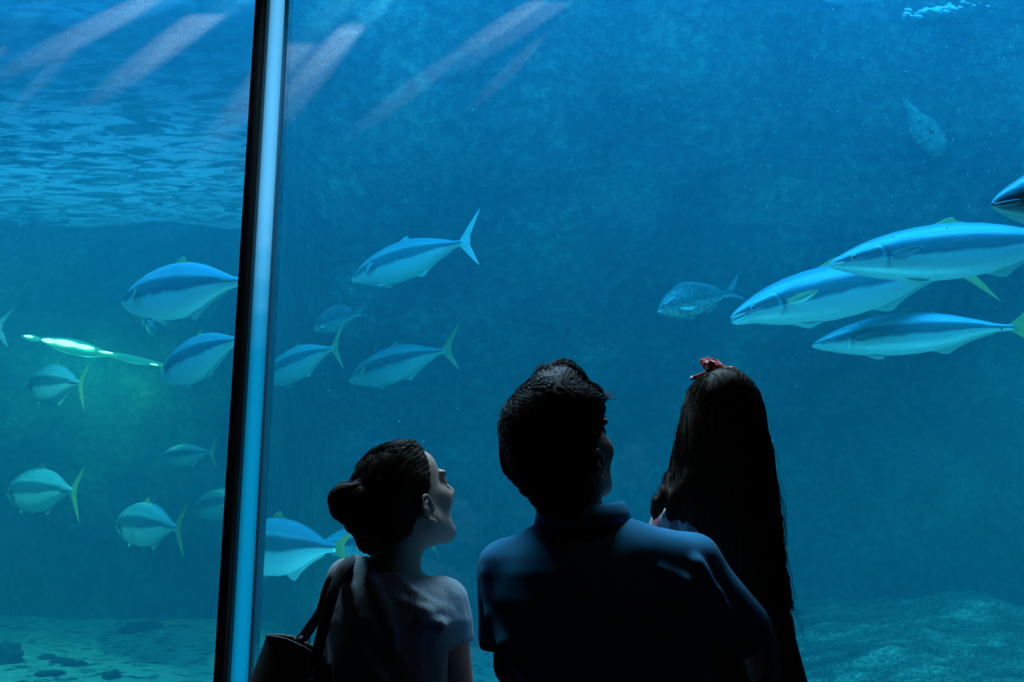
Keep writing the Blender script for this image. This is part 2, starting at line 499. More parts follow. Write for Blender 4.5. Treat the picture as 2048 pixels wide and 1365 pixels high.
PROFILES = {
    'yellowtail': dict(
        s=[0, .012, .035, .075, .13, .20, .28, .37, .46, .55, .64, .73, .81, .88, .94, 1.0],
        top=[.000, .014, .027, .045, .066, .086, .102, .112, .116, .112, .102, .084, .062, .042, .025, .017],
        bot=[.000, -.014, -.024, -.039, -.058, -.078, -.096, -.109, -.114, -.113, -.103, -.080, -.053, -.033, -.021, -.016],
        wid=[.000, .010, .020, .033, .047, .059, .067, .071, .071, .067, .060, .049, .036, .024, .018, .012], ratio=.230),
    'bream': dict(
        s=[0, .02, .06, .12, .20, .30, .40, .50, .60, .70, .80, .88, .94, 1.0],
        top=[.000, .028, .070, .118, .165, .198, .205, .192, .165, .130, .090, .060, .045, .040],
        bot=[.000, -.022, -.045, -.074, -.103, -.128, -.138, -.136, -.122, -.098, -.070, -.050, -.042, -.040],
        wid=[.000, .016, .034, .052, .066, .075, .076, .070, .060, .048, .034, .024, .018, .012], ratio=.343),
}

def fish_skin(name, back, band, side, belly, spots=0.0, lo=-.05, hi=.40):
    m = bpy.data.materials.new(name); m.use_nodes = True
    t = NT(m); b = t.n['Principled BSDF']
    at = t.new('ShaderNodeAttribute', attribute_name='h')
    nz = t.noise(9, 4, .6, mapping=(1, 1, 3))
    ad = t.new('ShaderNodeMath', operation='MULTIPLY_ADD'); t.link(nz, ad.inputs[0]); ad.inputs[1].default_value = .12
    t.link(at.outputs['Fac'], ad.inputs[2])
    c = t.ramp(ad.outputs[0], [(0.10, belly), (.46 + lo * .5, side), (.50 + lo * .5 + .03, band), (.5 + hi * .5, band), (.5 + hi * .5 + .10, back), (1.0, back)])
    if spots:
        c = t.mix(spots, c, t.ramp(t.noise(34, 3, .6), [(.42, (.2, .2, .2)), (.6, (1.2, 1.2, 1.1))]), 'MULTIPLY')
    ga = t.new('ShaderNodeAttribute', attribute_name='marks')
    up_ = t.new('ShaderNodeMath', operation='MAXIMUM'); t.link(ga.outputs['Fac'], up_.inputs[0]); up_.inputs[1].default_value = 0
    ng = t.new('ShaderNodeMath', operation='MULTIPLY'); t.link(ga.outputs['Fac'], ng.inputs[0]); ng.inputs[1].default_value = -1
    ng.use_clamp = True
    c = t.mix(up_.outputs[0], c, (.92, .92, .92)); c = t.mix(ng.outputs[0], c, (.03, .06, .07))
    t.link(c, b.inputs['Base Color'])
    b.inputs['Roughness'].default_value = .36
    b.inputs['Specular IOR Level'].default_value = .6
    b.inputs['Metallic'].default_value = .15
    t.bump(t.noise(26, 5, .7, mapping=(.35, 1, 1.6)), .18, .02)
    return m
SKIN_Y = fish_skin('yellowtail_skin', (.30, .50, .56), (.09, .18, .20), (.58, .70, .68), (.90, .96, .90))
SKIN_B = fish_skin('bream_skin', (.10, .20, .20), (.10, .20, .20), (.30, .42, .38), (.48, .60, .52), .6)
FIN_Y = mat('yellow_fin', (.60, .43, .13), .5, .4)
NT(FIN_Y).bump(NT(FIN_Y).noise(30, 3, .6, mapping=(1, 1, .2)), .3, .01)
FIN_G = mat('grey_fin', (.16, .24, .24), .5, .4)
FIN_S = mat('silver_fin', (.55, .66, .58), .5, .4)
FIN_P = mat('pale_yellow_fin', (.72, .66, .42), .5, .4)
EYE_D = mat('fish_eye_black', (.004, .005, .006), .12, .8)
EYE_R = mat('fish_eye_ring', (.45, .50, .40), .3, .6)
LIP = mat('pale_lip', (.70, .78, .74), .4, .5)

def make_fish(kind, name, label, nose, tail, dpx, L=1.0, near='tail', bz=0.0, by=0.0, group=None, cat='fish', fins=None,
              tail_up=1.0, tail_dn=1.0, Y=None, mouth=0.0, pect=1.0, pm=None, roll=0.0, pitch_tail=0.0):
    pr = PROFILES[kind]
    S, T, B, Wd = (np.array(pr[k]) for k in ('s', 'top', 'bot', 'wid'))
    if Y is None: Y = FPX * L * pr['ratio'] / dpx
    lp = math.hypot(tail[0] - nose[0], tail[1] - nose[1]) * Y / FPX
    d = math.sqrt(max(0.0, L * L - lp * lp))
    sgn = 1 if near == 'tail' else -1
    n3 = px(nose[0], nose[1], Y + sgn * d / 2); t3 = px(tail[0], tail[1], Y - sgn * d / 2)
    xa = (t3 - n3).normalized(); Lr = (t3 - n3).length
    up = Vector((0, math.sin(roll), math.cos(roll)))
    za = (up - xa * up.dot(xa)).normalized(); ya = za.cross(xa)
    root = thing(name)
    M = Matrix((xa, ya, za)).transposed().to_4x4()
    root.matrix_world = Matrix.Translation(n3) @ M @ Matrix.Scale(Lr, 4)
    tag(root, label, cat, group)

    def warp(x, y, z):
        s = max(0.0, x)
        return (x, y + by * (math.sin(math.pi * 1.3 * s) - .62 * s), z + bz * 4 * s * (1 - min(s, 1.25)))

    # body, one closed loft with mouth slit and gill cover
    ss = [0.0, .003, .008, .016, .026] + lin(.034, .30, 62) + lin(.315, 1.02, 44)
    nr = 64; V = []; H = []; F = []; Gm = []
    for s in ss:
        tp, bt, wd = interp(S, T, s), interp(S, B, s), interp(S, Wd, s)
        if s <= 0.0: tp, bt, wd = .004, -.004, .003
        zc, hh = (tp + bt) / 2, (tp - bt) / 2
        for k in range(nr):
            a = 2 * math.pi * k / nr
            ca, sa = math.cos(a), math.sin(a)
            y = wd * math.copysign(abs(ca) ** .88, ca); z = zc + hh * sa
            f = 1.0
            # gill cover: a shallow curved groove and a raised plate before it
            gs = .212 - .035 * (sa + .15) ** 2 * (1 if kind == 'yellowtail' else 1.4)
            f -= .055 * math.exp(-((s - gs - .004) / .0045) ** 2) * (1 - abs(sa) ** 3)
            f += .030 * math.exp(-((s - gs + .016) / .016) ** 2) * (1 - abs(sa) ** 3)
            # mouth slit
            zm = -.25 + s * 1.5
            f -= .20 * math.exp(-((sa - zm) / .10) ** 2) * (1 - smooth(.045, .075, s))
            # eye socket rim
            y *= f
            zz = z
            if mouth and s < .10 and sa < zm: zz -= mouth * (1 - s / .10)
            if kind == 'yellowtail' and s > .9 and abs(sa) < .35: y *= 1 + .5 * (1 - abs(sa) / .35)   # tail keel
            V.append(warp(s, y, zz)); H.append(.5 + .5 * sa)
            hh_ = .5 + .5 * sa; low = 1 - abs(sa) ** 3
            g_ = .30 * math.exp(-((s - gs + .006) / .006) ** 2) * low * (1 - smooth(.55, .75, hh_)) - .5 * math.exp(-((s - gs - .010) / .009) ** 2) * (1 - smooth(.45, .75, hh_)) * smooth(.10, .35, hh_)
            g_ -= .75 * math.exp(-((hh_ - .60) / .055) ** 2) * (1 - smooth(.17, .26, s)) * smooth(.0, .03, s)
            g_ += .60 * math.exp(-((hh_ - .73) / .030) ** 2) * smooth(.07, .12, s) * (1 - smooth(.19, .25, s))
            g_ += .45 * math.exp(-((hh_ - .47 - .10 * s) / .03) ** 2) * smooth(.02, .04, s) * (1 - smooth(.10, .15, s))
            g_ += .35 * math.exp(-((hh_ - .74) / .035) ** 2) * smooth(.30, .36, s) * (1 - smooth(.75, .9, s)) * (kind == 'yellowtail')
            Gm.append(g_)
    n = len(ss)
    for i in range(n - 1):
        for k in range(nr):
            a, b2 = i * nr + k, i * nr + (k + 1) % nr
            F.append((a, b2, b2 + nr, a + nr))
    F.append(tuple(range(nr))[::-1]); F.append(tuple((n - 1) * nr + k for k in range(nr)))
    me = mesh(V, F)
    at = me.attributes.new('h', 'FLOAT', 'POINT'); at.data.foreach_set('value', H)
    at = me.attributes.new('marks', 'FLOAT', 'POINT'); at.data.foreach_set('value', Gm)
    obj('body', me, SKIN_Y if kind == 'yellowtail' else SKIN_B, root)

    def fin(nm, base, tip, m, thick=.004, axis='y', par=root, off=None):
        """a thin lens-like membrane between two curves, closed all round"""
        nb = 14; nv = 8
        def samp(c, t):
            q = t * (len(c) - 1); i = min(int(q), len(c) - 2); f = q - i
            p0 = c[max(i - 1, 0)]; p1 = c[i]; p2 = c[i + 1]; p3 = c[min(i + 2, len(c) - 1)]
            return [.5 * (2 * b_ + (c_ - a_) * f + (2 * a_ - 5 * b_ + 4 * c_ - d_) * f * f + (3 * b_ - a_ - 3 * c_ + d_) * f ** 3) for a_, b_, c_, d_ in zip(p0, p1, p2, p3)]
        V = []; F = []
        for sd in (1, -1):
            for i in range(nb):
                p, q = samp(base, i / (nb - 1)), samp(tip, i / (nb - 1))
                for j in range(nv):
                    t_ = j / (nv - 1)
                    th = thick * (1 - t_ * .85) * (math.sin(math.pi * min(1, max(0, (i + .2) / (nb - .6)))) ** .5)
                    a_ = [u + (v - u) * t_ for u, v in zip(p, q)]
                    w3 = list(a_)
                    if axis == 'y': w3[1] += sd * th
                    else: w3[2] += sd * th
                    V.append(warp(*w3))
        N = nb * nv
        for i in range(nb - 1):
            for j in range(nv - 1):
                a_ = i * nv + j
                F.append((a_, a_ + nv, a_ + nv + 1, a_ + 1)); F.append((N + a_ + 1, N + a_ + nv + 1, N + a_ + nv, N + a_))
        rim = [i * nv for i in range(nb)] + [(nb - 1) * nv + j for j in range(1, nv)] + [i * nv + nv - 1 for i in range(nb - 2, -1, -1)] + [j for j in range(nv - 2, 0, -1)]
        for a_, b_ in zip(rim, rim[1:] + rim[:1]): F.append((b_, a_, N + a_, N + b_))
        return obj(nm, mesh(V, F), m, par)
    fm = fins or (FIN_Y if kind == 'yellowtail' else FIN_G)
    if kind == 'yellowtail':
        tf = fin('tail_fin', [(.985, 0, .014), (.99, 0, .007), (.99, 0, -.007), (.985, 0, -.014)],
                 [(1.06, 0, .060 * tail_up), (1.075, 0, .02), (1.075, 0, -.02), (1.06, 0, -.060 * tail_dn)], fm, .006)
        for sg, sc in ((1, tail_up), (-1, tail_dn)):
            fin('tail_lobe', [(.99, 0, sg * .012), (1.03, 0, sg * .050 * sc), (1.085, 0, sg * .105 * sc), (1.150, 0, sg * .168 * sc)],
                [(1.06, 0, sg * .002), (1.085, 0, sg * .045 * sc), (1.115, 0, sg * .098 * sc), (1.153, 0, sg * .169 * sc)], fm, .005, par=root)
        fin('dorsal_fin', [(.43, 0, .110), (.50, 0, .108), (.56, 0, .105), (.70, 0, .084), (.82, 0, .054), (.92, 0, .026)],
            [(.435, 0, .113), (.525, 0, .142), (.555, 0, .118), (.70, 0, .091), (.82, 0, .060), (.93, 0, .030)], fm, .004)
        fin('anal_fin', [(.61, 0, -.100), (.66, 0, -.096), (.72, 0, -.078), (.78, 0, -.058), (.85, 0, -.038), (.92, 0, -.022)],
            [(.615, 0, -.106), (.685, 0, -.128), (.735, 0, -.100), (.79, 0, -.074), (.86, 0, -.049), (.93, 0, -.031)], FIN_S if fins is None else fm, .004)
        for sg in (1, -1):
            fin('pelvic_fin', [(.27, sg * .018, -.088), (.30, sg * .018, -.094), (.33, sg * .016, -.098)],
                [(.33, sg * .028, -.118), (.36, sg * .030, -.120), (.38, sg * .028, -.112)], FIN_S, .003)
            fin('pectoral_fin', [(.232, sg * .060, .004), (.235, sg * .061, -.003), (.237, sg * .061, -.009), (.237, sg * .061, -.015), (.236, sg * .060, -.021)],
                [(.272, sg * .078 * pect, .012), (.318, sg * .094 * pect, .011), (.346, sg * .099 * pect, .003), (.322, sg * .094 * pect, -.015), (.275, sg * .080 * pect, -.030)], (pm or FIN_P) if fins is None else fm, .003)
        ex, ez, er = .094, .010, .0125
    else:
        for sg, sc in ((1, tail_up), (-1, tail_dn)):
            fin('tail_lobe', [(.98, 0, sg * .010), (1.02, 0, sg * .050), (1.10, 0, sg * .12 * sc), (1.20, 0, sg * .20 * sc)],
                [(1.06, 0, sg * .001), (1.11, 0, sg * .04), (1.16, 0, sg * .10 * sc), (1.21, 0, sg * .20 * sc)], fm, .006)
        fin('dorsal_fin', [(.28, 0, .19), (.45, 0, .195), (.60, 0, .16), (.75, 0, .105), (.86, 0, .065)],
            [(.30, 0, .205), (.45, 0, .225), (.61, 0, .195), (.77, 0, .14), (.88, 0, .085)], fm, .005)
        fin('anal_fin', [(.60, 0, -.115), (.70, 0, -.095), (.80, 0, -.065)], [(.64, 0, -.150), (.72, 0, -.130), (.83, 0, -.085)], fm, .005)
        for sg in (1, -1):
            fin('pectoral_fin', [(.24, sg * .068, -.02), (.245, sg * .070, -.035), (.25, sg * .068, -.05)], [(.42, sg * .10, -.05), (.41, sg * .10, -.065), (.37, sg * .095, -.08)], FIN_S, .004)
            fin('pelvic_fin', [(.30, sg * .02, -.120), (.34, sg * .02, -.128), (.37, sg * .02, -.130)], [(.40, sg * .03, -.165), (.42, sg * .03, -.165), (.44, sg * .03, -.155)], fm, .004)
        ex, ez, er = .105, .045, .016
    wd = interp(S, Wd, ex)
    for sg in (1, -1):
        bm = bmesh.new()
        bmesh.ops.create_uvsphere(bm, u_segments=16, v_segments=10, radius=er)
        for v in bm.verts: v.co = Vector(warp(v.co.x + ex, v.co.y * .45 + sg * wd * .93, v.co.z + ez))
        e = obj('eye', bm, EYE_R, root)
        bm = bmesh.new()
        bmesh.ops.create_uvsphere(bm, u_segments=14, v_segments=8, radius=er * .62)
        for v in bm.verts: v.co = Vector(warp(v.co.x + ex, v.co.y * .5 + sg * (wd * .93 + er * .28), v.co.z + ez))
        obj('pupil', bm, EYE_D, e)
        # lips
        for up_ in (1, -1):
            pts = []
            for q in range(7):
                s = .004 + q * .0085
                tp, bt, w_ = interp(S, T, s), interp(S, B, s), interp(S, Wd, s)
                sa = -.25 + s * 1.5 + up_ * .12 / (1 + 20 * s)
                zz = (tp + bt) / 2 + (tp - bt) / 2 * sa - (mouth * (1 - s / .10) if mouth and up_ < 0 else 0)
                pts.append(Vector(warp(s, sg * w_ * math.sqrt(max(0, 1 - sa * sa)) * .97, zz)))
            obj('lip', tube(pts, [0.0030 + .0016 * math.sin(math.pi * (i + .5) / 7) for i in range(7)], 8), LIP, root)
    return root

G1, G2, G3 = 'yellowtail fish cruising near the glass', 'yellowtail fish schooling behind the post', 'bream among the yellowtail'
K = 'yellowtail'
# the four by the edge of the window, close to the glass
make_fish(K, 'yellowtail_fish', 'large silver-blue yellowtail fish overlapping another, topmost of the three long ones, small yellow back fin', (1657, 531), (2150, 478), 112, 1.05, 'head', bz=.004, group=G1, pm=FIN_G)
make_fish(K, 'yellowtail_fish', 'long yellowtail fish with open mouth, behind the topmost long one, yellow tail hanging down', (1461, 636), (1898, 545), 104, 1.06, 'head', bz=.020, by=.03, group=G1, mouth=.022, tail_up=.7, tail_dn=.95, pect=1.3)
make_fish(K, 'yellowtail_fish', 'long yellowtail fish with closed mouth, lowest of the three long ones', (1623, 693), (2020, 656), 97, 1.02, 'tail', bz=.020, group=G1, tail_up=.85, tail_dn=.75, pm=FIN_G)
make_fish(K, 'yellowtail_fish', 'closest yellowtail fish, only its head entering above the three long ones', (1983, 410), (2560, 368), 152, 1.10, 'head', group=G1)
# the small ones
make_fish('bream', 'bream_fish', 'small grey bream swimming ahead of the open-mouthed yellowtail', (1314, 624), (1457, 587), 60, .46, 'head', group=G3, tail_up=.85, tail_dn=.6)
make_fish('bream', 'bream_fish', 'small dim bream above the two yellowtail beside the window post', (629, 659), (716, 628), 52, .46, 'tail', group=G3, tail_up=.5, tail_dn=.4, pect=.6)
# school around the post
make_fish(K, 'yellowtail_fish', 'single yellowtail fish with tall pale tail, high in the middle of the window', (704, 562), (921, 487), 82, 1.0, 'tail', bz=.012, group=G2, fins=FIN_S, tail_up=.95, tail_dn=.85)
make_fish(K, 'yellowtail_fish', 'yellowtail fish above the bun-haired person, grey-yellow tail, lower of the pair', (698, 764), (886, 703), 73, 1.0, 'tail', bz=.016, group=G2, tail_up=.85, tail_dn=.75)
make_fish(K, 'yellowtail_fish', 'faint yellowtail fish emerging from behind the pale strip, tail touching its neighbour', (528, 765), (664, 698), 66, .9, 'tail', bz=.016, group=G2, tail_up=.9, tail_dn=.9)
make_fish(K, 'yellowtail_fish', 'biggest yellowtail fish beyond the black post, its tail hidden by the post', (247, 610), (480, 564), 100, 1.0, 'tail', bz=.012, group=G2, tail_up=.8, tail_dn=.8)
make_fish(K, 'yellowtail_fish', 'yellowtail fish nosing down in front of the bright light streak, tail hidden by the post', (321, 762), (478, 680), 84, 1.0, 'tail', bz=.016, group=G2)
make_fish(K, 'yellowtail_fish', 'head-on fish hanging just below the biggest one beyond the post', (301, 650), (328, 634), 58, .8, 'head', group=G2, tail_up=.6, tail_dn=.6)
make_fish(K, 'yellowtail_fish', 'yellowtail fish below the bright light streak with down-turned green tail', (61, 778), (158, 768), 66, 1.0, 'tail', bz=.014, group=G2, tail_up=.7, tail_dn=.8)
make_fish(K, 'yellowtail_fish', 'yellowtail fish low near the edge with crescent tail, above the sand', (18, 988), (143, 983), 70, 1.0, 'tail', bz=.012, group=G2, tail_up=.75, tail_dn=.85)
make_fish(K, 'yellowtail_fish', 'yellowtail fish turning away between its two neighbours, lowest above the sand', (236, 1052), (351, 1056), 74, 1.0, 'tail', bz=.012, group=G2, tail_up=.72, tail_dn=.75)
make_fish(K, 'yellowtail_fish', 'dim yellowtail fish whose rear half is hidden by the black post', (389, 1024), (490, 1000), 56, 1.0, 'tail', bz=.012, group=G2)
make_fish(K, 'yellowtail_fish', 'large low yellowtail fish beside the pale strip, its tail reaching the hair bun', (455, 1095), (668, 1096), 102, 1.0, 'tail', bz=.002, group=G2, tail_up=.42, tail_dn=.42)
make_fish(K, 'yellowtail_fish', 'yellowtail fish mostly hidden behind the hair bun and head, tail tip past the neck', (640, 1092), (852, 1080), 82, 1.0, 'head', group=G2, tail_up=.7, tail_dn=.7)
make_fish(K, 'yellowtail_fish', 'fish cut off by the picture edge, only its tail showing beside the light', (-220, 660), (-12, 655), 74, 1.0, 'tail', group=G2, fins=FIN_G, tail_up=.5, tail_dn=.55)
make_fish(K, 'yellowtail_fish', 'very dim yellowtail fish deep in the dark water above the half-hidden one', (322, 916), (420, 905), 38, .66, 'tail', group=G2)

# ------------------------------------------------------------------ smooth solids for bodies, hair and clothes
class Solid:
    def __init__(s, boxes):
        """boxes: per axis a list of (start, end, step) spans in order"""
        def ax(sp):
            a = []
            for st, en, h in sp:
                n = max(1, int(round((en - st) / h)))
                a += [st + (en - st) * i / n for i in range(n)]
            a.append(sp[-1][1])
            return np.array(a)
        s.x, s.y, s.z = (ax(b) for b in boxes)
        s.F = np.full((len(s.x), len(s.y), len(s.z)), 1.0, np.float32)
    def _win(s, lo, hi):
        sl = []
        for a, l, h in zip((s.x, s.y, s.z), lo, hi):
            i, j = np.searchsorted(a, l), np.searchsorted(a, h)
            sl.append(slice(max(0, i - 1), min(len(a), j + 1)))
        return tuple(sl)
    def _xyz(s, w):
        return s.x[w[0]][:, None, None], s.y[w[1]][None, :, None], s.z[w[2]][None, None, :]
    def _put(s, w, d, k, cut):
        A = s.F[w]
        if A.size == 0: return
        if cut:
            h = np.clip(.5 - .5 * (A + d) / k, 0, 1) if k > 0 else (A < -d).astype(float)
            r = A * (1 - h) + (-d) * h + (k * h * (1 - h) if k > 0 else 0)
            r = np.maximum(r, A)
        elif k > 0:
            h = np.clip(.5 + .5 * (A - d) / k, 0, 1)
            r = A * (1 - h) + d * h - k * h * (1 - h)
        else: r = np.minimum(A, d)
        s.F[w] = r.astype(np.float32)
    def ell(s, c, r, k=.02, Rm=None, cut=False):
        m = max(r) + k + .02
        w = s._win([c[i] - m for i in range(3)], [c[i] + m for i in range(3)])
        X, Y, Z = s._xyz(w); X = X - c[0]; Y = Y - c[1]; Z = Z - c[2]
        if Rm is not None:
            X, Y, Z = (Rm[0][i] * X + Rm[1][i] * Y + Rm[2][i] * Z for i in range(3))
        k0 = np.sqrt((X / r[0]) ** 2 + (Y / r[1]) ** 2 + (Z / r[2]) ** 2)
        k1 = np.sqrt((X / r[0] ** 2) ** 2 + (Y / r[1] ** 2) ** 2 + (Z / r[2] ** 2) ** 2) + 1e-9
        s._put(w, k0 * (k0 - 1) / k1, k, cut)
    def cone(s, a, b, ra, rb, k=.02, cut=False, flat=None):
        a = Vector(a); b = Vector(b); m = max(ra, rb) + k + .02
        w = s._win([min(a[i], b[i]) - m for i in range(3)], [max(a[i], b[i]) + m for i in range(3)])
        X, Y, Z = s._xyz(w); d = b - a; L2 = max(d.length_squared, 1e-9)
        h = np.clip(((X - a.x) * d.x + (Y - a.y) * d.y + (Z - a.z) * d.z) / L2, 0, 1)
        dist = np.sqrt((X - a.x - d.x * h) ** 2 + (Y - a.y - d.y * h) ** 2 + (Z - a.z - d.z * h) ** 2)
        s._put(w, dist - (ra + (rb - ra) * h), k, cut)
    def chain(s, pts, rad, k=.015, cut=False):
        for i in range(len(pts) - 1): s.cone(pts[i], pts[i + 1], rad[i], rad[i + 1], k, cut)
    def stack(s, rows, k=.02, p=2.0):
        """rows: (z, cx, cy, rx, ry) with falling z, read as one rounded column"""
        rows = sorted(rows); Z0 = [r[0] for r in rows]
        zz = np.linspace(Z0[0], Z0[-1], 400)
        vals = []
        for i in range(1, 5):
            v = np.interp(zz, Z0, [r[i] for r in rows])
            ker = np.hanning(15); ker /= ker.sum()
            v = np.convolve(np.pad(v, 7, 'edge'), ker, 'valid'); vals.append(v)
        w = s._win([-9, -9, Z0[0] - .03], [9, 9, Z0[-1] + .03])
        X, Y, Z = s._xyz(w)
        cx, cyy, a, b = (np.interp(Z, zz, v) for v in vals)
        q = (np.abs((X - cx) / a) ** p + np.abs((Y - cyy) / b) ** p) ** (1 / p)
        d = (q - 1) * np.minimum(a, b)
        out = np.maximum(Z0[0] - Z, Z - Z0[-1])
        d = np.maximum(d, out)
        s._put(w, d, k, False)
    def keep(s, fn):
        """fn(X, Y, Z) > 0 is cut away"""
        d = fn(s.x[:, None, None], s.y[None, :, None], s.z[None, None, :])
        s.F = np.maximum(s.F, d).astype(np.float32)
    def mesh(s, name='solid', relax=2):
        F = np.where(np.abs(s.F) < 1e-6, 1e-6, s.F); I = F < 0
        nx, ny, nz = F.shape
        c = np.zeros((nx - 1, ny - 1, nz - 1), np.int8)
        for dx in (0, 1):
            for dy in (0, 1):
                for dz in (0, 1):
                    c += I[dx:nx - 1 + dx, dy:ny - 1 + dy, dz:nz - 1 + dz]
        act = (c > 0) & (c < 8)
        ci = np.argwhere(act)
        idx = -np.ones(act.shape, np.int64); idx[act] = np.arange(len(ci))
        acc = np.zeros((len(ci), 3)); cnt = np.zeros(len(ci))
        i, j, k = ci.T
        C = (s.x, s.y, s.z)
        for a in range(3):
            o = [q for q in range(3) if q != a]
            for u in (0, 1):
                for v in (0, 1):
                    d0 = [0, 0, 0]; d0[o[0]] = u; d0[o[1]] = v
                    d1 = list(d0); d1[a] = 1
                    f0 = F[i + d0[0], j + d0[1], k + d0[2]]; f1 = F[i + d1[0], j + d1[1], k + d1[2]]
                    m = (f0 < 0) != (f1 < 0)
                    t = f0[m] / (f0[m] - f1[m])
                    g = [i, j, k]
                    for q in range(3):
                        p0 = C[q][g[q][m] + d0[q]]; p1 = C[q][g[q][m] + d1[q]]
                        acc[m, q] += p0 + (p1 - p0) * t
                    cnt[m] += 1
        V = acc / cnt[:, None]
        Q = []
        for a in range(3):
            o = [(a + 1) % 3, (a + 2) % 3]
            sl0 = [slice(None)] * 3; sl1 = [slice(None)] * 3
            sl0[a] = slice(0, -1); sl1[a] = slice(1, None)
            ch = I[tuple(sl0)] != I[tuple(sl1)]
            for q in o:
                z = [slice(None)] * 3; z[q] = 0; ch[tuple(z)] = False
                z[q] = -1; ch[tuple(z)] = False
            e = np.argwhere(ch)
            if not len(e): continue
            ins = I[e[:, 0], e[:, 1], e[:, 2]]
            def cell(du, dv):
                g = e.copy(); g[:, o[0]] += du; g[:, o[1]] += dv
                return idx[g[:, 0], g[:, 1], g[:, 2]]
            q4 = np.stack([cell(-1, -1), cell(0, -1), cell(0, 0), cell(-1, 0)], 1)
            q4[~ins] = q4[~ins][:, ::-1]
            Q.append(q4)
        Q = np.concatenate(Q); Q = Q[(Q >= 0).all(1)]
        for _ in range(relax):
            S = np.zeros_like(V); n = np.zeros(len(V))
            for a, b in ((0, 1), (1, 2), (2, 3), (3, 0)):
                np.add.at(S, Q[:, a], V[Q[:, b]]); np.add.at(n, Q[:, a], 1)
                np.add.at(S, Q[:, b], V[Q[:, a]]); np.add.at(n, Q[:, b], 1)
            V = V * .5 + .5 * S / np.maximum(n, 1)[:, None]
        me = bpy.data.meshes.new(name)
        me.vertices.add(len(V)); me.vertices.foreach_set('co', V.astype(np.float32).ravel())
        me.loops.add(len(Q) * 4); me.loops.foreach_set('vertex_index', Q.astype(np.int32).ravel())
        me.polygons.add(len(Q)); me.polygons.foreach_set('loop_start', np.arange(0, len(Q) * 4, 4, dtype=np.int32))
        me.polygons.foreach_set('loop_total', np.full(len(Q), 4, np.int32))
        me.update(); me.validate()
        return me

def displace(me, fn):
    """move each vertex along its normal by fn(co)"""
    no = [v.normal.copy() for v in me.vertices]
    for v, n in zip(me.vertices, no): v.co += n * fn(v.co)
    me.update()

def spans(lo, hi, flo, fhi, fine, coarse):
    out = []
    if flo - lo > coarse: out.append((lo, flo, coarse))
    else: flo = lo
    if hi - fhi > coarse: return out + [(flo, fhi, fine), (fhi, hi, coarse)]
    return out + [(flo, hi, fine)]

def head_rot(yaw, pitch, roll=0):
    """yaw turns the face towards +x, pitch lifts it"""
    return Matrix.Rotation(-R(yaw), 3, 'Z') @ Matrix.Rotation(R(pitch), 3, 'X') @ Matrix.Rotation(R(roll), 3, 'Y')

def add_head(S, o, Rm, sc, child=False, chin=1.0):
    P = lambda x, y, z: o + Rm @ Vector((x * sc, y * sc, z * sc))
    e = lambda c, r, k=.015, cut=False: S.ell(P(*c), [q * sc for q in r], k * sc, Rm, cut)
    e((0, -.012, .030), (.074, .093, .088))
    e((0, .030 * chin, -.035), (.058, .060, .078), .03)
    e((0, .028, .052), (.058, .062, .046), .02)
    for sx in (1, -1):
        S.cone(P(sx * .054, .005, -.055), P(sx * .012, .078 * chin, -.098), .019 * sc, .017 * sc, .03 * sc)
        e((sx * .041, .058, -.022), (.022, .024, .024), .02)
        e((sx * .031, .102, .010), (.016, .012, .010), .012, True)
        e((sx * .031, .079, .006), (.0125, .0125, .0115), .003)
        S.cone(P(sx * .012, .094, .024), P(sx * .046, .080, .026), .009 * sc, .007 * sc, .012 * sc)
        e((sx * .011, .103, -.032), (.0075, .009, .007), .006)
    S.cone(P(0, .088, .018), P(0, .114, -.026), .0075 * sc, .0115 * sc, .012 * sc)
    e((0, .083 * chin, -.100), (.018, .014, .014), .02)
    e((0, .093 * (chin + 2) / 3, -.052), (.022, .009, .0055), .006)
    e((0, .091 * (chin + 1) / 2, -.064), (.020, .010, .0065), .006)
    e((0, .101 * (chin + 1.2) / 2.2, -.0575), (.022, .004, .0014), .003, True)
    # ears: bowl, helix, anti-helix, lobe, canal
    for sx in (1, -1):
        ec = Vector((sx * .076, -.014, -.022))
        def E(u, v, w):   # u forward, v up, w outward
            return P(ec.x + sx * (w + .30 * -u * .9), ec.y + u, ec.z + v)
        hel = []
        for i in range(13):
            a = R(-20 + i * 250 / 12)
            hel.append(E(-.002 + .016 * math.cos(a), .004 + .027 * math.sin(a), .010 + .002 * math.sin(a)))
        S.cone(E(0, 0, -.004), E(-.004, .002, .005), .019 * sc, .015 * sc, .008 * sc)
        S.chain(hel, [.0036 * sc] * 13, .003 * sc)
        S.cone(E(-.004, -.022, .008), E(.006, -.029, .006), .0065 * sc, .0060 * sc, .006 * sc)
        e_ = E(.001, .004, .014)
        S.ell(e_, (.0095 * sc, .0095 * sc, .015 * sc), .004 * sc, Rm, True)
        S.chain([E(-.009, -.010, .011), E(-.006, .004, .012), E(-.004, .016, .011)], [.0026 * sc] * 3, .003 * sc)

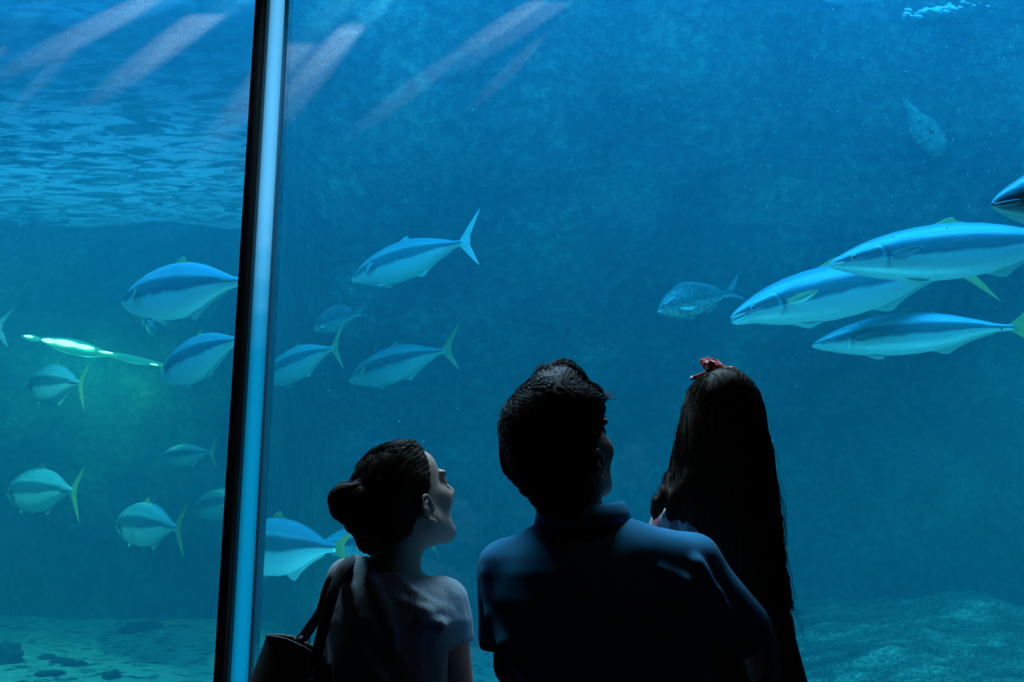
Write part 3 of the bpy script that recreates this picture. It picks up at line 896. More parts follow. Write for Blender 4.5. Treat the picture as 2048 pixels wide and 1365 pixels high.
def hand(S, wrist, d, side, up, sc=1.0):
    """palm along d, five bent fingers; side points to the thumb"""
    d = Vector(d).normalized(); side = Vector(side).normalized(); up = Vector(up).normalized()
    w = Vector(wrist)
    S.cone(w, w + d * .05 * sc, .024 * sc, .030 * sc, .02)
    for i, (o, L) in enumerate(((.028, .068), (.010, .078), (-.009, .073), (-.027, .058))):
        b = w + d * .070 * sc + side * o * sc
        S.cone(w + d * .03 * sc + side * o * .7 * sc, b, .013 * sc, .011 * sc, .012)
        p1 = b + (d * .95 - up * .30).normalized() * L * .45 * sc
        p2 = p1 + (d * .7 - up * .70).normalized() * L * .32 * sc
        p3 = p2 + (d * .4 - up * .9).normalized() * L * .25 * sc
        S.chain([b, p1, p2, p3], [.0095 * sc, .0088 * sc, .0080 * sc, .0070 * sc], .004)
    t0 = w + d * .02 * sc + side * .026 * sc
    t1 = t0 + (d * .6 + side * .75).normalized() * .035 * sc
    t2 = t1 + (d * .85 + side * .35 - up * .3).normalized() * .030 * sc
    t3 = t2 + (d * .9 - up * .45).normalized() * .022 * sc
    S.chain([t0, t1, t2, t3], [.014 * sc, .012 * sc, .0105 * sc, .0085 * sc], .008)

def rows_px(rows, Y, dflt):
    """(v, left, right[, depth radius, dy]) outline rows at distance Y"""
    out = []
    for r in rows:
        v, l, rr = r[:3]
        b = r[3] if len(r) > 3 else dflt
        dy = r[4] if len(r) > 4 else 0
        a, c = px(l, v, Y), px(rr, v, Y)
        out.append((a.z, (a.x + c.x) / 2, Y + dy, max(.004, (c.x - a.x) / 2), b))
    return out

def surf_px(rows, u, v, Y, dflt, p=2.3, sink=.003):
    """the point of a rows_px column's near side behind a pixel"""
    R_ = sorted(rows_px(rows, Y, dflt)); q = px(u, v, Y); Z0 = [r[0] for r in R_]
    cx, cyy, a, b = (float(np.interp(q.z, Z0, [r[i] for r in R_])) for i in range(1, 5))
    w = min(.98, abs(q.x - cx) / a)
    y = cyy - b * (1 - w ** p) ** (1 / p) + sink
    return px(u, v, y)

# ---- hair strands
def strands(me, starts, flow, n, step, lift, r, jitter=.15, taper=True, free=0.0):
    """thin strands combed over a surface mesh; returns (verts, faces) of all of them"""
    bv = BVHTree.FromPolygons([v.co[:] for v in me.vertices], [p.vertices[:] for p in me.polygons])
    V = []; F = []
    for s in starts:
        p = Vector(s); hit = bv.find_nearest(p)
        if hit[0] is None: continue
        p = hit[0]; pts = []
        jd = Vector((rnd.gauss(0, 1), rnd.gauss(0, 1), rnd.gauss(0, 1))) * jitter
        nn = int(n * rnd.uniform(.55, 1.1)); lf = lift * rnd.uniform(-.3, 1.0)
        fr = rnd.random() < free
        vel = None
        for i in range(nn):
            loc, no, _, _ = bv.find_nearest(p)
            if loc is None: break
            d = flow(p) + jd
            wob = noise.noise_vector(p * 14) * .25
            d = d + wob
            if not (fr and i > nn * .5): d = d - no * d.dot(no)
            if d.length < 1e-5: break
            d.normalize()
            vel = d if vel is None else (vel * .55 + d * .45).normalized()
            lp = lf * math.sin(math.pi * min(1, i / nn * .9 + .1))
            pts.append((loc + no * (lp + .0006)) if not (fr and i > nn * .5) else p.copy())
            p = (loc if not (fr and i > nn * .5) else p) + vel * step
        if len(pts) < 4: continue
        m = len(pts); base = len(V); rr = r * rnd.uniform(.6, 1.3)
        for i, q in enumerate(pts):
            dd = (pts[min(i + 1, m - 1)] - pts[max(i - 1, 0)])
            if dd.length < 1e-9: dd = Vector((0, 0, -1))
            dd.normalize(); a = dd.cross(Vector((.3, .9, .2))).normalized(); b = dd.cross(a)
            k = rr * (1 - .8 * (i / (m - 1)) ** 2)
            for g in range(3):
                an = g * 2.0944
                V.append(q + a * (math.cos(an) * k) + b * (math.sin(an) * k))
        for i in range(m - 1):
            for g in range(3):
                a_, b_ = base + i * 3 + g, base + i * 3 + (g + 1) % 3
                F.append((a_, b_, b_ + 3, a_ + 3))
    return V, F

def surf_points(me, n, ok=lambda c, no: True):
    out = []; N = len(me.vertices); tries = 0
    while len(out) < n and tries < n * 30:
        tries += 1
        v = me.vertices[rnd.randrange(N)]
        if ok(v.co, v.normal): out.append(v.co.copy())
    return out

def join_mesh(me, V, F):
    a = [v.co[:] for v in me.vertices]; f = [p.vertices[:] for p in me.polygons]
    n = len(a)
    return mesh(a + [tuple(v) for v in V], f + [tuple(i + n for i in q) for q in F])

def hair_mat(name, col, rough=.42):
    m = mat(name, col, .60, .13)
    return m
HAIR_M = hair_mat('dark_brown_hair', (.022, .012, .007))
HAIR_W = hair_mat('brown_hair', (.040, .022, .013))
HAIR_G = hair_mat('long_brown_hair', (.045, .026, .016))
SKIN = mat('skin', (.42, .24, .17), .5, .35)
SKIN_W = mat('fair_skin', (.55, .36, .28), .5, .35)
NT(SKIN).bump(NT(SKIN).noise(160, 4), .15, .002)

def cloth(name, col, scale=420, bump=.25, sheen=.3, folds=0.0):
    m = mat(name, col, .9, .15, 0, sheen)
    t = NT(m)
    n1 = t.noise(scale, 3, .6)
    if folds:
        n2 = t.noise(38, 5, .6, mapping=(1, 1, .45), dist=.8)
        mm = t.new('ShaderNodeMath', operation='MULTIPLY_ADD'); t.link(n2, mm.inputs[0]); mm.inputs[1].default_value = folds; t.link(n1, mm.inputs[2])
        n1 = mm.outputs[0]
    t.bump(n1, bump, .004)
    return m
POLO = cloth('blue_polo_knit', (.030, .25, .46), 700, .25, .04)
LINEN = cloth('grey_linen', (.46, .52, .56), 520, .45, .2, 5.0)
DENIM = cloth('dark_trousers', (.02, .025, .04))
DRESS = cloth('pink_and_white_cloth', (.55, .34, .36))
SHOE = mat('dark_shoe', (.02, .018, .016), .6)
LEATHER = mat('dark_leather', (.10, .085, .085), .55, .4)
NT(LEATHER).bump(NT(LEATHER).noise(220, 5, .6), .35, .002)
METAL = mat('polished_metal', (.55, .57, .6), .2, .5, 1.0)
RED = cloth('red_dotted_cloth', (.60, .06, .06))
t = NT(RED)
vo = t.new('ShaderNodeTexVoronoi'); vo.inputs['Scale'].default_value = 62; vo.inputs['Randomness'].default_value = .25
tc = t.new('ShaderNodeTexCoord'); t.link(tc.outputs['Object'], vo.inputs['Vector'])
t.link(t.ramp(vo.outputs['Distance'], [(.27, (.80, .72, .72)), (.31, (.62, .05, .05))]), t.n['Principled BSDF'].inputs['Base Color'])

def legs(S, hipc, hw, foot_y, kn=.5, an=.09, sc=1.0, shoes=None):
    for sx in (1, -1):
        hip = Vector((hipc[0] + sx * hw, hipc[1], hipc[2]))
        knee = Vector((hipc[0] + sx * (hw + .01), hipc[1] + .03, kn)); ank = Vector((hipc[0] + sx * (hw + .015), foot_y, an))
        S.cone(hip, knee, .082 * sc, .055 * sc, .05); S.cone(knee, ank, .054 * sc, .037 * sc, .03)
        S.cone(ank, ank + Vector((0, .13 * sc, -.055)), .038 * sc, .030 * sc, .02)
        S.cone(ank + Vector((0, -.03, -.05)), ank + Vector((0, .13 * sc, -.055)), .036 * sc, .030 * sc, .02)

def person(name, label, base, group=None):
    r = thing(name, base); tag(r, label, 'person', group); return r

def put(name, me, m, root):
    """object of a person: world coordinates, parented so that it stays put"""
    o = obj(name, me, m, root)
    o.matrix_parent_inverse = Matrix.Translation(root.location).inverted()
    return o

# ================================================================== the man in the blue polo
MY = 1.87
def man():
    root = person('person', 'broad-shouldered person in a blue polo shirt, short dark hair, looking up', (px(1170, 1300, MY).x, MY, 0))
    ho = px(1124, 902, MY + .01); Rm = head_rot(42, 26, 6); hs = 1.06
    cx = px(1190, 1300, MY).x
    S = Solid((spans(-.30, .75, ho.x - .14, ho.x + .16, .0032, .0075), spans(MY - .25, MY + .62, MY - .15, MY + .17, .0032, .0075), spans(0, 1.86, ho.z - .15, ho.z + .17, .0032, .0075)))
    nb = px(1170, 1085, MY - .01)
    S.stack(rows_px([(1066, 1095, 1240, .04), (1085, 1045, 1350, .055), (1120, 1005, 1390, .070), (1200, 1000, 1400, .092), (1330, 1045, 1395, .105), (1500, 1060, 1380, .11), (1700, 1040, 1400, .12), (1800, 1050, 1390, .11)], MY, .1), .03, 2.3)
    S.cone(ho + Rm @ Vector((0, -.035, -.055)), nb, .056, .064, .04)
    add_head(S, ho, Rm, hs)
    sl = px(1012, 1145, MY); el = px(1035, 1330, MY + .06); wl = px(1085, 1450, MY + .24)
    S.cone(sl, el, .038, .040, .02); S.cone(el, wl, .040, .027, .02)
    hand(S, wl, (.35, .75, .1), (0, 0, 1), (-1, .2, 0))
    sr = px(1383, 1142, MY + .03); er = px(1478, 1420, MY + .09); wr = px(1440, 1640, MY + .24)
    S.cone(sr, er, .040, .043, .02); S.cone(er, wr, .042, .027, .02)
    hand(S, wr, (-.9, .25, .1), (0, .3, 1), (0, -1, 0))
    legs(S, (cx, MY, .86), .09, MY - .01)
    put('body', S.mesh(), SKIN, root)
    # hair
    hl = [(728, 1112, 1136, .03, .03), (734, 1096, 1148, .05, .03), (742, 1080, 1153, .065, .025), (752, 1068, 1158, .078, .02), (764, 1055, 1164, .088, .015), (776, 1042, 1180, .095, .01),
          (790, 1028, 1196, .100, .005), (806, 1014, 1205, .103, 0), (825, 1003, 1207, .106, 0), (850, 998, 1204, .108, 0), (880, 998, 1199, .108, 0), (911, 1002, 1196, .104, 0),
          (937, 1009, 1194, .097, -.005), (959, 1024, 1190, .088, -.012), (987, 1047, 1186, .077, -.02), (1005, 1066, 1182, .070, -.022), (1020, 1078, 1178, .064, -.022), (1034, 1088, 1165, .055, -.02)]
    H = Solid(((-.12, .30, .0035), ) and [[(px(960, 900, MY).x, px(1260, 900, MY).x, .0035)], [(MY - .15, MY + .16, .0035)], [(px(1100, 1060, MY).z, px(1100, 700, MY).z, .0035)]])
    H.stack(rows_px(hl, MY, .1), .01, 2.1)
    for u, v, r, w in ((1128, 750, .021, .05), (1142, 762, .018, .04), (1092, 762, .026, .03), (1180, 800, .022, .02), (1190, 830, .018, .02)):
        H.ell(px(u, v, MY + w - .02), (r, r * 1.4, r), .012)
    def cutface(X, Y, Z):
        q = [Rm[0][i] * (X - ho.x) + Rm[1][i] * (Y - ho.y) + Rm[2][i] * (Z - ho.z) for i in range(3)]
        h = np.interp(q[2], [-.15, -.055, .0, .045, .08, .12, .2], [-.010, -.042, -.006, .045, .10, .2, .4])
        return q[1] - h
    H.keep(cutface)
    hm = H.mesh()
    crown = px(1112, 812, MY - .105)
    def groove(c):
        d = c - crown; a = math.atan2(d.x, d.z); rr = d.length
        return .0012 * math.sin(a * 60 + 6 * noise.noise(c * 14)) * min(1, rr / .04) + .0035 * noise.noise(Vector((c.x * 16, c.y * 16, c.z * 22))) - .001
    displace(hm, groove)
    def flow(p):
        d = p - crown
        if d.z > .02: return Vector((d.x * 1.2 + (.05 if d.x > .01 else -.03), .06, d.z * .6))
        return Vector((d.x * .6, 0, -.12))
    st = surf_points(hm, 900, lambda c, n: n.y < .6)
    V, F = strands(hm, st, flow, 16, .0065, .006, .0009, .03)
    st2 = [px(rnd.uniform(1085, 1155), rnd.uniform(738, 775), MY) for _ in range(90)] + [px(rnd.uniform(1150, 1205), rnd.uniform(775, 830), MY) for _ in range(80)]
    def flow2(p): return Vector((.06, .02, .05 - max(0, (p.x - px(1125, 760, MY).x)) * 1.8))
    V2, F2 = strands(hm, st2, flow2, 15, .0055, .013, .0008, .02, free=.5)
    n = len(V); V += V2; F += [tuple(i + n for i in q) for q in F2]
    put('hair', join_mesh(hm, V, F), HAIR_M, root)
    # polo shirt
    rows = [(1036, 1100, 1250, .045), (1050, 1068, 1300, .058), (1062, 1046, 1345, .068), (1076, 1024, 1384, .077), (1092, 1000, 1404, .085), (1112, 978, 1414, .093), (1145, 968, 1420, .103), (1200, 970, 1424, .115), (1260, 986, 1424, .124),
            (1310, 1010, 1420, .130), (1365, 1040, 1416, .130), (1450, 1052, 1408, .128), (1560, 1048, 1402, .13), (1640, 1042, 1406, .132)]
    x0, x1 = px(945, 1200, MY).x, px(1560, 1200, MY).x
    T = Solid([[(x0, x1, .005)], [(MY - .20, MY + .26, .005)], [(.93, px(1100, 1025, MY).z, .005)]])
    T.stack(rows_px(rows, MY, .12), .01, 2.35)
    a, b = px(1010, 1134, MY), px(1006, 1283, MY + .05)
    T.cone(a, b, .047, .044, .025)
    a2, b2 = px(1383, 1128, MY + .02), px(1474, 1262, MY + .07)
    T.cone(a2, b2, .052, .062, .02); T.cone(px(1340, 1112, MY), a2, .042, .051, .02)
    # folds where the sleeves are pulled
    T.chain([surf_px(rows, 1322, 1142, MY, .12), surf_px(rows, 1368, 1166, MY, .12), surf_px(rows, 1398, 1200, MY, .12), surf_px(rows, 1412, 1262, MY, .12)], [.003, .008, .009, .006], .02)
    T.chain([px(1395, 1130, MY - .06), px(1430, 1190, MY - .04), px(1462, 1230, MY - .01)], [.008, .010, .008], .02)
    T.chain([px(975, 1150, MY - .03), px(985, 1230, MY - .04), px(1010, 1290, MY - .07), px(1040, 1345, MY - .09)], [.006, .008, .008, .005], .018)
    def hem(X, Y, Z):
        d = (b2 - a2).normalized(); e = b2 + d * .030
        h2 = (X - e.x) * d.x + (Y - e.y) * d.y + (Z - e.z) * d.z
        h2 = np.where(X > px(1425, 1200, MY).x, h2, -1)
        zc = px(1000, 1306, MY).z
        h1 = np.where((X < px(1012, 1300, MY).x) & (Z > zc - .08), zc - Z, -1)
        return np.maximum(h1, h2)
    T.keep(hem)
    tm = T.mesh()
    displace(tm, lambda c: .0035 * noise.noise(Vector((c.x * 9, c.y * 9, c.z * 5))) + .0015 * noise.noise(c * 22))
    sh = put('polo_shirt', tm, POLO, root)
    # folded collar: a band round the neck, higher behind the neck, points in front
    V = []; n = 72; prof_c = [(.000, .000), (-.001, .012), (.001, .022), (.006, .026), (.011, .020), (.016, .006), (.0185, -.010), (.0155, -.011), (.010, .000), (.004, .004)]
    c0 = px(1165, 1040, MY + .0)
    for i in range(n):
        a = 2 * math.pi * i / n
        ca, sa = math.cos(a), math.sin(a)
        drop = -.030 * max(0, sa) ** 1.5 + .004 * ca + .004 * math.cos(a * 2)
        for (q, h) in prof_c:
            rr = 1.0
            V.append((c0.x + ca * (.068 + q * 1.2), c0.y + sa * (.062 + q * 1.3), c0.z + drop + h))
    m = len(prof_c)
    F = [(i * m + j, ((i + 1) % n) * m + j, ((i + 1) % n) * m + (j + 1) % m, i * m + (j + 1) % m) for i in range(n) for j in range(m)]
    cm = mesh(V, F)
    c_o = obj('collar', cm, POLO, sh)
    # trousers and shoes
    L = Solid([[(cx - .24, cx + .26, .008)], [(MY - .16, MY + .16, .008)], [(.07, 1.02, .008)]])
    L.stack([(1.0, cx, MY, .175, .118), (.90, cx, MY, .18, .125), (.80, cx, MY, .17, .12)], .03, 2.3)
    for sx in (1, -1):
        L.cone((cx + sx * .09, MY, .84), (cx + sx * .10, MY + .03, .5), .092, .068, .04); L.cone((cx + sx * .10, MY + .03, .5), (cx + sx * .105, MY - .01, .10), .066, .055, .02)
    put('trousers', L.mesh(), DENIM, root)
    for sx in (1, -1):
        B = Solid([[(cx + sx * .105 - .07, cx + sx * .105 + .07, .005)], [(MY - .12, MY + .23, .005)], [(-.01, .15, .005)]])
        B.cone((cx + sx * .105, MY - .05, .05), (cx + sx * .11, MY + .15, .042), .046, .044, .02); B.cone((cx + sx * .105, MY - .02, .06), (cx + sx * .105, MY - .01, .12), .046, .044, .02)
        B.keep(lambda X, Y, Z: .002 - Z + 0 * X + 0 * Y)
        put('shoe', B.mesh(), SHOE, root)
man()

# ================================================================== the woman with the bun
WY = 2.02
def woman():
    root = person('person', 'person with hair in a low bun, grey short-sleeved top, face turned upward', (px(790, 1300, WY).x, WY, 0))
    ho = px(813, 1001, WY); Rm = head_rot(48, 24, -2); hs = .95
    cx = px(775, 1365, WY).x
    S = Solid((spans(-.60, .05, ho.x - .13, ho.x + .14, .0028, .0075), spans(WY - .2, WY + .45, WY - .14, WY + .16, .0028, .0075), spans(0, 1.68, ho.z - .15, ho.z + .15, .0028, .0075)))
    add_head(S, ho, Rm, hs, chin=.80)
    nb = px(786, 1165, WY - .02)
    S.cone(ho + Rm @ Vector((0, -.045, -.055)), nb, .050, .050, .035)
    S.stack(rows_px([(1150, 720, 850, .05), (1175, 690, 880, .07), (1220, 680, 900, .09), (1365, 685, 870, .09), (1500, 690, 860, .085), (1600, 680, 880, .1), (1750, 670, 885, .11)], WY, .09), .02, 2.2)
    sr = px(893, 1215, WY); er = px(920, 1400, WY + .04); wr = px(870, 1520, WY + .24)
    S.cone(sr, er, .038, .030, .02); S.cone(er, wr, .030, .020, .02); hand(S, wr, (-.3, .9, .1), (0, 0, 1), (1, 0, 0), .88)
    sl = px(690, 1180, WY); el = px(655, 1370, WY + .10); wl = px(720, 1440, WY + .28)
    S.cone(sl, el, .038, .030, .02); S.cone(el, wl, .030, .020, .02); hand(S, wl, (.5, .8, .1), (0, 0, 1), (-1, 0, 0), .88)
    legs(S, (cx, WY, .78), .08, WY - .01, .46, .085, .92)
    put('body', S.mesh(), SKIN_W, root)
    # hair drawn back into a bun
    H = Solid([[(px(655, 1000, WY).x, px(905, 1000, WY).x, .003)], [(WY - .16, WY + .14, .003)], [(px(800, 1130, WY).z, px(800, 870, WY).z, .003)]])
    H.ell(ho + Rm @ Vector((0, -.010, .032)), (.077, .097, .089), .01, Rm)
    H.stack(rows_px([(885, 800, 834, .03), (891, 782, 840, .05), (903, 762, 844, .07), (920, 742, 848, .08), (942, 726, 850, .085), (965, 718, 852, .09), (1000, 716, 850, .09), (1040, 718, 848, .085), (1070, 722, 842, .075), (1090, 724, 834, .062), (1104, 733, 822, .052), (1112, 748, 805, .045)], WY - .005, .09), .015, 2.1)
    def cutface(X, Y, Z):
        q = [Rm[0][i] * (X - ho.x) + Rm[1][i] * (Y - ho.y) + Rm[2][i] * (Z - ho.z) for i in range(3)]
        h = np.interp(q[2], [-.15, -.10, -.060, -.03, .0, .03, .07, .10, .14], [-.10, -.085, -.045, -.030, .000, .022, .044, .060, .09])
        return q[1] - h
    H.keep(cutface)
    # bun: coiled ropes of hair
    bc = px(707, 1008, WY - .07)
    coil = []
    for i in range(40):
        a = i / 39 * 2 * math.pi * 1.6
        coil.append(bc + Vector((.020 * math.cos(a) - .004, -.022 + i * .0004, .026 * math.sin(a))))
    H.chain(coil, [.0165] * 40, .004)
    for u, v, r in ((697, 984, .020), (688, 996, .016), (716, 985, .022), (692, 1028, .017), (706, 1010, .030), (716, 1050, .022), (704, 1036, .017), (737, 1085, .022), (730, 1066, .02)):
        H.ell(px(u, v, WY - .075), (r, r, r * 1.05), .006)
    hm = H.mesh()
    bunp = px(735, 1005, WY - .07)
    def groove(c):
        d = c - bunp
        a = math.atan2(d.x, d.z)
        if c.x < px(724, 1000, WY).x:
            e = c - bc
            return .0030 * math.sin(math.atan2(e.z, e.x) * 3 + e.length * 260) + .005 * noise.noise(c * 34)
        return .0007 * math.sin(a * 80 + 5 * noise.noise(c * 20)) + .002 * noise.noise(c * 34)
    displace(hm, groove)
    def flow(p):
        d = bunp - p
        if p.x < px(722, 1000, WY).x:
            e = p - bc; return Vector((e.z, 0, -e.x))
        return d + Vector((0, 0, .03 if p.z > bunp.z else 0))
    st = surf_points(hm, 1100, lambda c, n: n.y < .7)
    V, F = strands(hm, st, flow, 18, .006, .003, .0007, .012)
    put('hair', join_mesh(hm, V, F), HAIR_W, root)
    # linen top
    rows = [(1117, 722, 748, .028, .0), (1123, 703, 792, .045), (1134, 690, 826, .06), (1150, 677, 846, .074), (1166, 669, 864, .084), (1184, 664, 882, .094), (1212, 660, 905, .104), (1240, 657, 915, .110), (1300, 656, 908, .112), (1365, 655, 898, .112), (1480, 655, 890, .112), (1600, 650, 895, .115), (1660, 645, 900, .118)]
    T = Solid([[(px(630, 1200, WY).x, px(965, 1200, WY).x, .0045)], [(WY - .18, WY + .17, .0045)], [(.85, px(700, 1105, WY).z, .0045)]])
    T.stack(rows_px(rows, WY, .1), .01, 2.3)
    a, b = px(886, 1208, WY), px(908, 1276, WY)
    T.cone(a, b, .050, .040, .035)
    T.cone(px(696, 1150, WY), px(678, 1230, WY), .036, .034, .03)
    for pts, r in ((((735, 1126), (742, 1160), (765, 1210), (784, 1262), (786, 1300)), .011), (((700, 1140), (706, 1180), (735, 1240), (755, 1280)), .010),
                   (((672, 1180), (672, 1250), (690, 1330)), .010), (((790, 1150), (830, 1190), (880, 1215)), .007), (((800, 1200), (850, 1222), (900, 1228)), .006), (((840, 1240), (880, 1250), (925, 1245)), .006), (((720, 1290), (760, 1350), (800, 1420)), .008)):
        zs = [surf_px(rows, u, v, WY, .1) for u, v in pts]
        r *= .7
        T.chain(zs, [r] * len(zs), .016)
    b2 = px(916, 1292, WY)
    def hem(X, Y, Z):
        d = Vector((.34, 0, -.94))
        h2 = (X - b2.x) * d.x + (Z - b2.z) * d.z
        return np.where((X > px(900, 1250, WY).x) & (Z > b2.z - .1), h2, -1) + 0 * Y
    T.keep(hem)
    tm = T.mesh()
    displace(tm, lambda c: .0045 * noise.noise(Vector((c.x * 16 + c.z * 6, c.y * 14, c.z * 9 - c.x * 4))) + .0022 * noise.noise(Vector((c.x * 42, c.y * 40, c.z * 26))))
    put('linen_top', tm, LINEN, root)
    L = Solid([[(cx - .2, cx + .2, .008)], [(WY - .16, WY + .16, .008)], [(.07, .95, .008)]])
    L.stack([(.93, cx, WY, .145, .105), (.83, cx, WY, .165, .115), (.74, cx, WY, .155, .11)], .03, 2.3)
    for sx in (1, -1):
        L.cone((cx + sx * .08, WY, .76), (cx + sx * .09, WY + .03, .46), .082, .058, .04); L.cone((cx + sx * .09, WY + .03, .46), (cx + sx * .095, WY - .01, .10), .056, .045, .02)
    put('trousers', L.mesh(), DENIM, root)
    for sx in (1, -1):
        B = Solid([[(cx + sx * .095 - .06, cx + sx * .095 + .06, .005)], [(WY - .12, WY + .2, .005)], [(-.01, .13, .005)]])
        B.cone((cx + sx * .095, WY - .05, .04), (cx + sx * .1, WY + .13, .036), .038, .036, .02); B.cone((cx + sx * .095, WY - .02, .05), (cx + sx * .095, WY - .01, .09), .038, .034, .02)
        B.keep(lambda X, Y, Z: .002 - Z + 0 * X + 0 * Y)
        put('shoe', B.mesh(), SHOE, root)
woman()

# ================================================================== shoulder bag
def bag():
    Yb = 1.96
    root = thing('handbag', px(590, 1400, Yb)); tag(root, 'dark leather shoulder bag hanging from the shoulder of the bun-haired person', 'bag')
    inv = Matrix.Translation(root.location).inverted()
    def put2(n, me, m, par=root):
        o = obj(n, me, m, par)
        if par is root: o.matrix_parent_inverse = inv
        return o
    # body: rounded tapering sack, wider below, with an open dark mouth
    tl, tm, tr = px(535, 1271, Yb), px(582, 1283, Yb), px(662, 1330, Yb)
    bl, br = px(455, 1490, Yb), px(650, 1520, Yb)
    V = []; F = []; nu, nw = 30, 22
    def loop(f, inset):
        pts = []
        a = tl.lerp(bl, f); b = tr.lerp(br, f)
        th = (.030 + .045 * f) - inset
        for i in range(nu):
            t = 2 * math.pi * i / nu
            c, s = math.cos(t), math.sin(t)
            u = .5 + .5 * math.copysign(abs(c) ** .55, c) * (1 - inset * 4)
            y = th * math.copysign(abs(s) ** .75, s)
            p = a.lerp(b, u)
            p = p + Vector((0, y, .016 * math.sin(math.pi * u) * (1 - f)))
            pts.append(p)
        return pts
    for j in range(nw):
        f = j / (nw - 1)
        V += loop(f, 0 if j < nw - 1 else .02)
    for j in range(6):       # inside
        V += loop(.002 + j * .06, .006)
    for j in range(nw - 1):
        for i in range(nu):
            a_, b_ = j * nu + i, j * nu + (i + 1) % nu
            F.append((a_, a_ + nu, b_ + nu, b_))
    F.append(tuple((nw - 1) * nu + i for i in range(nu))[::-1])
    o_ = nw * nu
    for i in range(nu): F.append((i, (i + 1) % nu, o_ + (i + 1) % nu, o_ + i))
    for j in range(5):
        for i in range(nu):
            a_, b_ = o_ + j * nu + i, o_ + j * nu + (i + 1) % nu
            F.append((a_, b_, b_ + nu, a_ + nu))
    F.append(tuple(o_ + 5 * nu + i for i in range(nu)))
    put2('bag_body', mesh(V, F), LEATHER)
    lp = loop(.004, 0)
    put2('rim', tube(lp + [lp[0]], .0022, 6), LEATHER)
    def ribbon(pts, w, th, twist):
        V = []; F = []
        P = [Vector(p) for p in pts]; m = 40; C = []
        for i in range(m):
            q = i / (m - 1) * (len(P) - 1); k = min(int(q), len(P) - 2); f = q - k
            p0, p1, p2, p3 = P[max(k - 1, 0)], P[k], P[k + 1], P[min(k + 2, len(P) - 1)]
            C.append(.5 * (2 * p1 + (p2 - p0) * f + (2 * p0 - 5 * p1 + 4 * p2 - p3) * f * f + (3 * p1 - p0 - 3 * p2 + p3) * f ** 3))
        for i, c in enumerate(C):
            d = (C[min(i + 1, m - 1)] - C[max(i - 1, 0)]).normalized()
            an = twist[0] + (twist[1] - twist[0]) * i / (m - 1)
            s = d.cross(Vector((0, -1, 0))).normalized(); n_ = d.cross(s).normalized()
            a = s * math.cos(an) + n_ * math.sin(an); b = n_ * math.cos(an) - s * math.sin(an)
            for (x, y) in ((-1, -.6), (-.85, -1), (.85, -1), (1, -.6), (1, .6), (.85, 1), (-.85, 1), (-1, .6)):
                V.append(c + a * (x * w / 2) + b * (y * th / 2))
        for i in range(m - 1):
            for k in range(8):
                a_, b_ = i * 8 + k, i * 8 + (k + 1) % 8
                F.append((a_, b_, b_ + 8, a_ + 8))
        F.append(tuple(range(8))[::-1]); F.append(tuple((m - 1) * 8 + k for k in range(8)))
        return mesh(V, F)
    put2('strap', ribbon([px(604, 1279, Yb), px(622, 1254, Yb - .005), px(643, 1222, Yb - .01), px(655, 1180, Yb - .02), px(668, 1152, Yb - .02), px(690, 1128, Yb + .01), px(698, 1124, Yb + .06), px(690, 1140, Yb + .13), px(670, 1220, Yb + .15)], .020, .005, (.3, -.9)), LEATHER)
    put2('strap', ribbon([px(622, 1368, Yb - .036), px(634, 1310, Yb - .05), px(648, 1252, Yb - .055), px(664, 1195, Yb - .055), px(678, 1152, Yb - .035), px(694, 1128, Yb + .0), px(704, 1122, Yb + .06), px(700, 1138, Yb + .13), px(650, 1260, Yb + .16)], .021, .006, (.25, .15)), LEATHER)
    # ring and buckles
    rc = px(606, 1281, Yb - .01); rp = [rc + Vector((.0125 * math.cos(a), .004 * math.sin(a), .0125 * math.sin(a))) for a in lin(0, 2 * math.pi, 25)]
    ring = put2('ring', tube(rp, .0014, 8), METAL); ring['label'] = 'chrome ring'
    bm = bmesh.new(); bmesh.ops.create_cube(bm, size=1)
    bmesh.ops.bevel(bm, geom=bm.edges[:], offset=.15, segments=3, affect='EDGES')
    mt = Matrix.Translation(px(601, 1281, Yb - .008)) @ Matrix.Rotation(R(-35), 4, 'Y') @ Matrix.Diagonal((.017, .008, .014, 1))
    bmesh.ops.transform(bm, matrix=mt, verts=bm.verts)
    put2('strap_end', bm, LEATHER)
    bm = bmesh.new(); bmesh.ops.create_uvsphere(bm, u_segments=14, v_segments=8, radius=.008)
    bmesh.ops.transform(bm, matrix=Matrix.Translation(px(622, 1352, Yb - .052)) @ Matrix.Diagonal((1, .5, 1.3, 1)), verts=bm.verts)
    put2('stud', bm, METAL)['label'] = 'polished metal stud'
bag()

